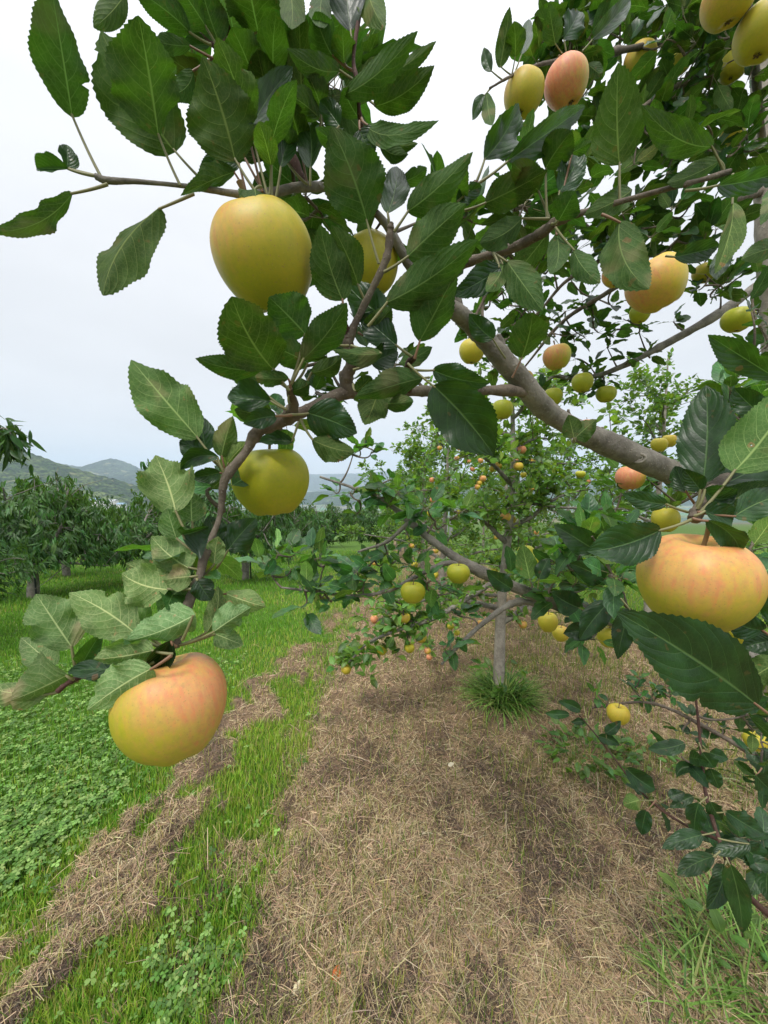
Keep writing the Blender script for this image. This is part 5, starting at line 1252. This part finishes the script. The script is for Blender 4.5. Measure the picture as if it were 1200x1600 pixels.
# --- mown grass of the lawn and strip
gacc = Acc()
x, y = sample(420000, .42, 16, 1.35)
g, s, c, n1, n2 = zones(x, y); keep = rng.random(len(x)) < g * (1 - .75 * np.clip(c, 0, 1)) * np.where(x > 2, .6, 1)
x, y, n1, s = x[keep], y[keep], n1[keep], s[keep]
z = G(x, y); n = len(x); yd, nd = up_dirs(n, .42)
hgt = rng.uniform(.022, .055, n) * (.7 + .7 * fbm(x * 2.3, y * 2.3, 61, 2)) * (1 + .06 * y); wid = hgt * 0 + (.0034 + .0011 * y) 
light = fbm(x * 1.9, y * 1.9, 91, 3)[:, None]
cold = colour_mix(n, [(.10, .25, .022), (.13, .31, .028), (.17, .36, .032), (.21, .41, .04)]); warm = colour_mix(n, [(.30, .46, .045), (.37, .50, .06), (.25, .43, .04), (.46, .42, .14)])
wm = np.clip(sst(-1.6, -.7, x)[:, None] * .6 + (light - .5) * 1.6 + .15, 0, 1); wm = (rng.random((n, 1)) < wm)
tn = np.where(wm, warm, cold)
bt = [blade_tm(1, .5), blade_tm(1, 1.0), blade_tm(1, .2)]
wch = rng.integers(0, 3, n)
for i, t in enumerate(bt):
    q = wch == i; scatter(gacc, t, np.stack([x, y, z - .004], 1)[q], yd[q], nd[q], np.stack([wid, hgt, hgt], 1)[q], tn[q])
o = gacc.build('grass', GRASS); tag(o, 'bright green mown grass of the lawn and the strip beside the straw', 'grass', kind='stuff')
# --- dry mown straw
sacc = Acc(); st = [straw_tm(1, .5 + .14 * i, i, 3) for i in range(6)]
def lay_straw(x, y, L, W, lift, tilt, cols, jit=.2):
    n = len(x); z = G(x, y); yaw = rng.uniform(0, 2 * np.pi, n); tl = rng.normal(0, tilt, n)
    yd = np.stack([np.cos(yaw) * np.cos(tl), np.sin(yaw) * np.cos(tl), np.sin(tl)], 1); nd = np.array([0, 0, 1.]) + rng.normal(0, .5, (n, 3))
    tn = colour_mix(n, cols, jit); wch = rng.integers(0, 6, n); p = np.stack([x, y, z + lift], 1) - yd * (L / 2)[:, None] * .8
    for i, t in enumerate(st):
        q = wch == i; scatter(sacc, t, p[q], yd[q], nd[q], np.stack([L * 0 + 1, L, L], 1)[q] * np.stack([W, L * 0 + 1, L * 0 + 1], 1)[q], tn[q])
x, y = sample(900000, .42, 12, 1.6)
g, s, c, n1, n2 = zones(x, y); dens = np.clip(1 - g, 0, 1) * (.50 + .5 * fbm(x * 6, y * 6, 71, 3)); keep = rng.random(len(x)) < dens + .02
x, y, n1 = x[keep], y[keep], n1[keep]; n = len(x)
dk = rng.random(n) < .22 * (x < -.55) + .15 + sst(.46, .60, fbm(x * 7, y * 4.6, 73, 4) * .85 + .15 * fbm(x * 2.1, y * 2.1, 75, 3)) * .62
STR = [(.48, .35, .21), (.39, .275, .165), (.63, .49, .31), (.28, .195, .12), (.46, .35, .19), (.34, .28, .14)]; DK = [(.17, .12, .085), (.11, .08, .06), (.23, .16, .11), (.06, .046, .036)]
for sel, cols, lf in ((dk, DK, .006), (~dk, STR, .010)):
    k = sel.sum(); lay_straw(x[sel], y[sel], rng.gamma(3.0, .009, k).clip(.008, .08) * (1 + .10 * y[sel]), rng.uniform(.0007, .0014, k) * (.75 + .42 * y[sel]), rng.uniform(-.002, lf, k), .38, cols)
# loose longer stalks, lifted
x, y = sample(4500, .42, 6, 1.4); g, s, c, n1, n2 = zones(x, y); keep = rng.random(len(x)) < np.clip(1 - g, 0, 1) * .8; x, y = x[keep], y[keep]; n = len(x)
lay_straw(x, y, rng.uniform(.07, .16, n), rng.uniform(.0010, .0018, n) * (.8 + .3 * y), rng.uniform(.004, .022, n), .4, [(.50, .39, .26), (.42, .33, .20), (.42, .37, .18), (.32, .23, .15)])
o = sacc.build('straw', STRAW); tag(o, 'dry brown mown hay covering the strip under the trees', 'hay', kind='stuff')
# --- sparse living blades in the straw, yellower where the cut was thin
yacc = Acc(); x, y = sample(220000, .42, 9, 1.4); g, s, c, n1, n2 = zones(x, y)
yel = sst(.50, .68, fbm(x * 1.7 + 4, y * 1.7, 77, 3)) * sst(-.2, .8, x); edge = sst(.9, .2, np.abs(x + .35))
keep = rng.random(len(x)) < (1 - g) * (.045 + .40 * yel * sst(1.0, 2.0, y) + .16 * edge * n2 + .30 * sst(2.2, 3.2, y) * n1) * (x < 3) + .9 * (n1 + .2) * np.exp(-((x - 1.7) / .8) ** 2 - ((y - 3.0) / .9) ** 2); x, y, yel = x[keep], y[keep], yel[keep]; n = len(x); yd, nd = up_dirs(n, .6)
hg = rng.uniform(.025, .075, n); wd = .0026 + .0009 * y
tn = np.where(rng.random((n, 1)) < .45, colour_mix(n, [(.34, .36, .08), (.28, .32, .06), (.46, .42, .14)]), colour_mix(n, [(.14, .22, .035), (.20, .27, .05)]))
scatter(yacc, bt[1], np.stack([x, y, G(x, y)], 1), yd, nd, np.stack([wd, hg, hg], 1), tn)
o = yacc.build('grass', GRASS); tag(o, 'thin yellowing grass blades growing up through the brown hay', 'grass', kind='stuff')
# --- clover
cacc = Acc(); x, y = sample(150000, .42, 4.5, 1.6); g, s, c, n1, n2 = zones(x, y); keep = rng.random(len(x)) < c * .62 + g * .018
x, y = x[keep], y[keep]; n = len(x); hz = rng.uniform(.018, .050, n) * (.6 + .6 * vn(x * 8, y * 8, 5)); z = G(x, y) + hz
yaw = rng.uniform(0, 6.28, n); yd = np.stack([np.cos(yaw), np.sin(yaw), rng.normal(0, .2, n)], 1); nd = np.array([0, 0, 1.]) + rng.normal(0, .28, (n, 3))
sz = rng.uniform(.0095, .0165, n); tn = colour_mix(n, [(.15, .29, .055), (.11, .23, .04), (.20, .35, .08), (.29, .44, .12), (.08, .17, .03)], .2)
scatter(cacc, clover_tm(), np.stack([x, y, z], 1), yd, nd, sz, tn)
stem_y, stem_n = up_dirs(n, .15); scatter(cacc, blade_tm(1, .1, 1), np.stack([x, y, z - hz], 1), stem_y, stem_n, np.stack([np.full(n, .0012), hz, hz], 1), tn * .9)
o = cacc.build('clover', GRASS); tag(o, 'low three leaved clover spreading at the left edge of the lawn', 'clover', kind='stuff')

# --- tufts and weeds, each a plant of its own
def tuft(name, label, cx, cy, rad, n, hlo, hhi, cols, lean=.6, w_=.006, cat='grass tuft', leafy=0, lsz=.04):
    r = np.random.default_rng(int(abs(cx * 1000)) + n); a = r.uniform(0, 6.28, n); q = np.sqrt(r.random(n)) * rad; x = cx + np.cos(a) * q; y = cy + np.sin(a) * q
    root = empty(name, gpt(cx, cy)); tag(root, label, cat)
    acc = Acc(); h = r.uniform(hlo, hhi, n) * (1.1 - .5 * q / rad); yaw = a + r.normal(0, 1.2, n); l = np.abs(r.normal(.1, lean * .8, n)) + .3 * q / rad
    yd = np.stack([np.cos(yaw) * np.sin(l), np.sin(yaw) * np.sin(l), np.cos(l)], 1); nd = np.stack([np.cos(yaw), np.sin(yaw), 0 * yaw + .2], 1)
    c = np.array(cols)[r.integers(0, len(cols), n)] * r.uniform(.8, 1.2, (n, 1)); tms = [blade_tm(1, .9, 5), blade_tm(1, 1.5, 5), blade_tm(1, .4, 5)]
    wch = r.integers(0, 3, n)
    for i, t in enumerate(tms):
        s_ = wch == i; scatter(acc, t, np.stack([x, y, G(x, y) - .01], 1)[s_], yd[s_], -nd[s_] * [1, 1, -1], np.stack([np.full(n, w_), h, h], 1)[s_], c[s_])
    o = acc.build('blades', GRASS, root); tag(o, kind='stuff')
    if leafy:
        f = Acc(); a = r.uniform(0, 6.28, leafy); q = np.sqrt(r.random(leafy)) * rad; x = cx + np.cos(a) * q; y = cy + np.sin(a) * q
        d = np.stack([np.cos(a), np.sin(a), r.normal(.15, .3, leafy)], 1); cc = np.stack([x, y, G(x, y) + r.uniform(.02, hhi * .7, leafy)], 1)
        for i, t in enumerate(MED):
            s_ = r.integers(0, 4, leafy) == i; scatter(f, t, cc[s_], d[s_] + r.normal(0, .3, (s_.sum(), 3)), r.normal(0, .3, (s_.sum(), 3)) + [0, 0, 1], r.uniform(.6, 1.2, s_.sum()) * lsz, tints(s_.sum(), 1.3, 2.2, r=r))
        o = f.build('leaves', LEAFM, root); tag(o, kind='stuff')
    return root
GC = [(.075, .15, .022), (.09, .18, .028), (.12, .22, .04), (.17, .26, .06), (.045, .10, .02), (.20, .22, .07)]
tuft('grass_tuft', 'tall dense tuft of long green grass round the foot of the slender trunk', b2[0] + .01, b2[1] - .07, .16, 1000, .16, .38, [tuple(c * 1.5 for c in q) for q in GC], .6, .0090, leafy=34, lsz=.09)
w1 = ghit(925, 1205); tuft('weed_clump', 'leafy green weed clump in the straw beneath the low yellow apple', w1[0], w1[1] + .05, .20, 180, .06, .15, GC, .8, .006, 'weeds', leafy=150, lsz=.055)
w2 = ghit(1010, 1190); tuft('weed_clump', 'smaller weed patch right of the leafy one, behind the dark shoot', w2[0], w2[1], .13, 80, .05, .12, GC, .8, .005, 'weeds', leafy=60, lsz=.045)
for i, (px, py, rd, n, lo, hi, lb) in enumerate([(1150, 1480, .16, 320, .10, .24, 'long green grass clump in the bottom right corner, under the dark shoot leaves'),
      (1190, 1560, .18, 380, .10, .26, 'long grass clump at the very bottom of the right edge'), (1185, 1370, .12, 130, .06, .15, 'grass clump at the right edge behind the big dark shoot leaves'),
      (1090, 1580, .10, 170, .10, .22, 'pale green blades at the bottom edge just left of the corner clump'), (1190, 1250, .15, 160, .06, .14, 'sparse grass clump at the right edge near the yellow apples')]):
    w_ = ghit(px, min(py, 1598)); tuft('grass_tuft', lb, w_[0], w_[1], rd, n, lo, hi, [tuple(c * 1.5 for c in q) for q in GC] + [(.22, .33, .09)], .8, .0065, leafy=12 if i < 3 else 0, lsz=.06)
for i, (px, py, rd, n, hi, lb) in enumerate([(905, 1300, .09, 110, .10, 'yellow green grass wisp in the straw left of the dark shoot'), (820, 1080, .15, 160, .10, 'yellowish grass patch right behind the trunk tuft'),
      (440, 1330, .07, 90, .07, 'bright grass wisp at the edge of the straw, middle left'), (715, 1400, .03, 22, .06, 'small lone green sprout in the middle of the straw'), (795, 1355, .03, 20, .06, 'tiny green sprout in the straw right of the lone one')]):
    w_ = ghit(px, py); tuft('grass_tuft', lb, w_[0], w_[1], rd, n, .03, hi, [(.16, .25, .04), (.24, .32, .06), (.32, .34, .09)], .8, .004)
# --- fallen leaves
def fallen(px, py, L, c1, label, ang, fold=.3, curl=.1):
    p = ghit(px, py); root_acc = Acc(); V, f, uv = leaf_grid(L, L * .6, 16, 8, fold, .1, .05, .15, curl, .03, .4, int(px))
    root_acc.add(place(V, p + [0, 0, .022], np.array([math.cos(ang), math.sin(ang), .12]), np.array([.1, -.3, 1.])), f, uv, c1)
    tube(root_acc, np.array([p + [0, 0, .022], p + [-.008 * math.cos(ang), -.008 * math.sin(ang), .025], p + [-.02 * math.cos(ang), -.02 * math.sin(ang), .02]]), .0008, 6, 0, (.3, .2, .08))
    o = root_acc.build('fallen_leaf', STRAW); tag(o, label, 'leaf', 'fallen leaves')
fallen(458, 1566, .040, (.72, .66, .42), 'pale cream fallen leaf at the bottom edge on the straw', .9)
fallen(520, 1548, .042, (.52, .16, .05), 'red and orange curled fallen leaf on the straw near the bottom edge', 1.2, .7, .3)
fallen(283, 1466, .034, (.62, .52, .18), 'yellowish fallen leaf lying in the mown grass', .2)
fallen(272, 1533, .036, (.66, .58, .30), 'pale yellow fallen leaf among the clover near the bottom', .4)
fallen(700, 1203, .035, (.62, .55, .40), 'small bleached leaf lying on the straw in the middle distance', .4)

# ================================================================= haze
hm, nt = mat('haze_material'); pv = nt.nodes.new('ShaderNodeVolumePrincipled'); pv.inputs['Color'].default_value = (.70, .83, 1.0, 1); pv.inputs['Density'].default_value = .00021
pv.inputs['Anisotropy'].default_value = 0.0
o_ = nt.nodes.new('ShaderNodeOutputMaterial'); nt.links.new(pv.outputs[0], o_.inputs[1])
ha = Acc(); box(ha, np.array([0, 0, -100.]), (15000, 15000, 1100)); ho = ha.build('haze', hm, smooth=False); tag(ho, kind='stuff')
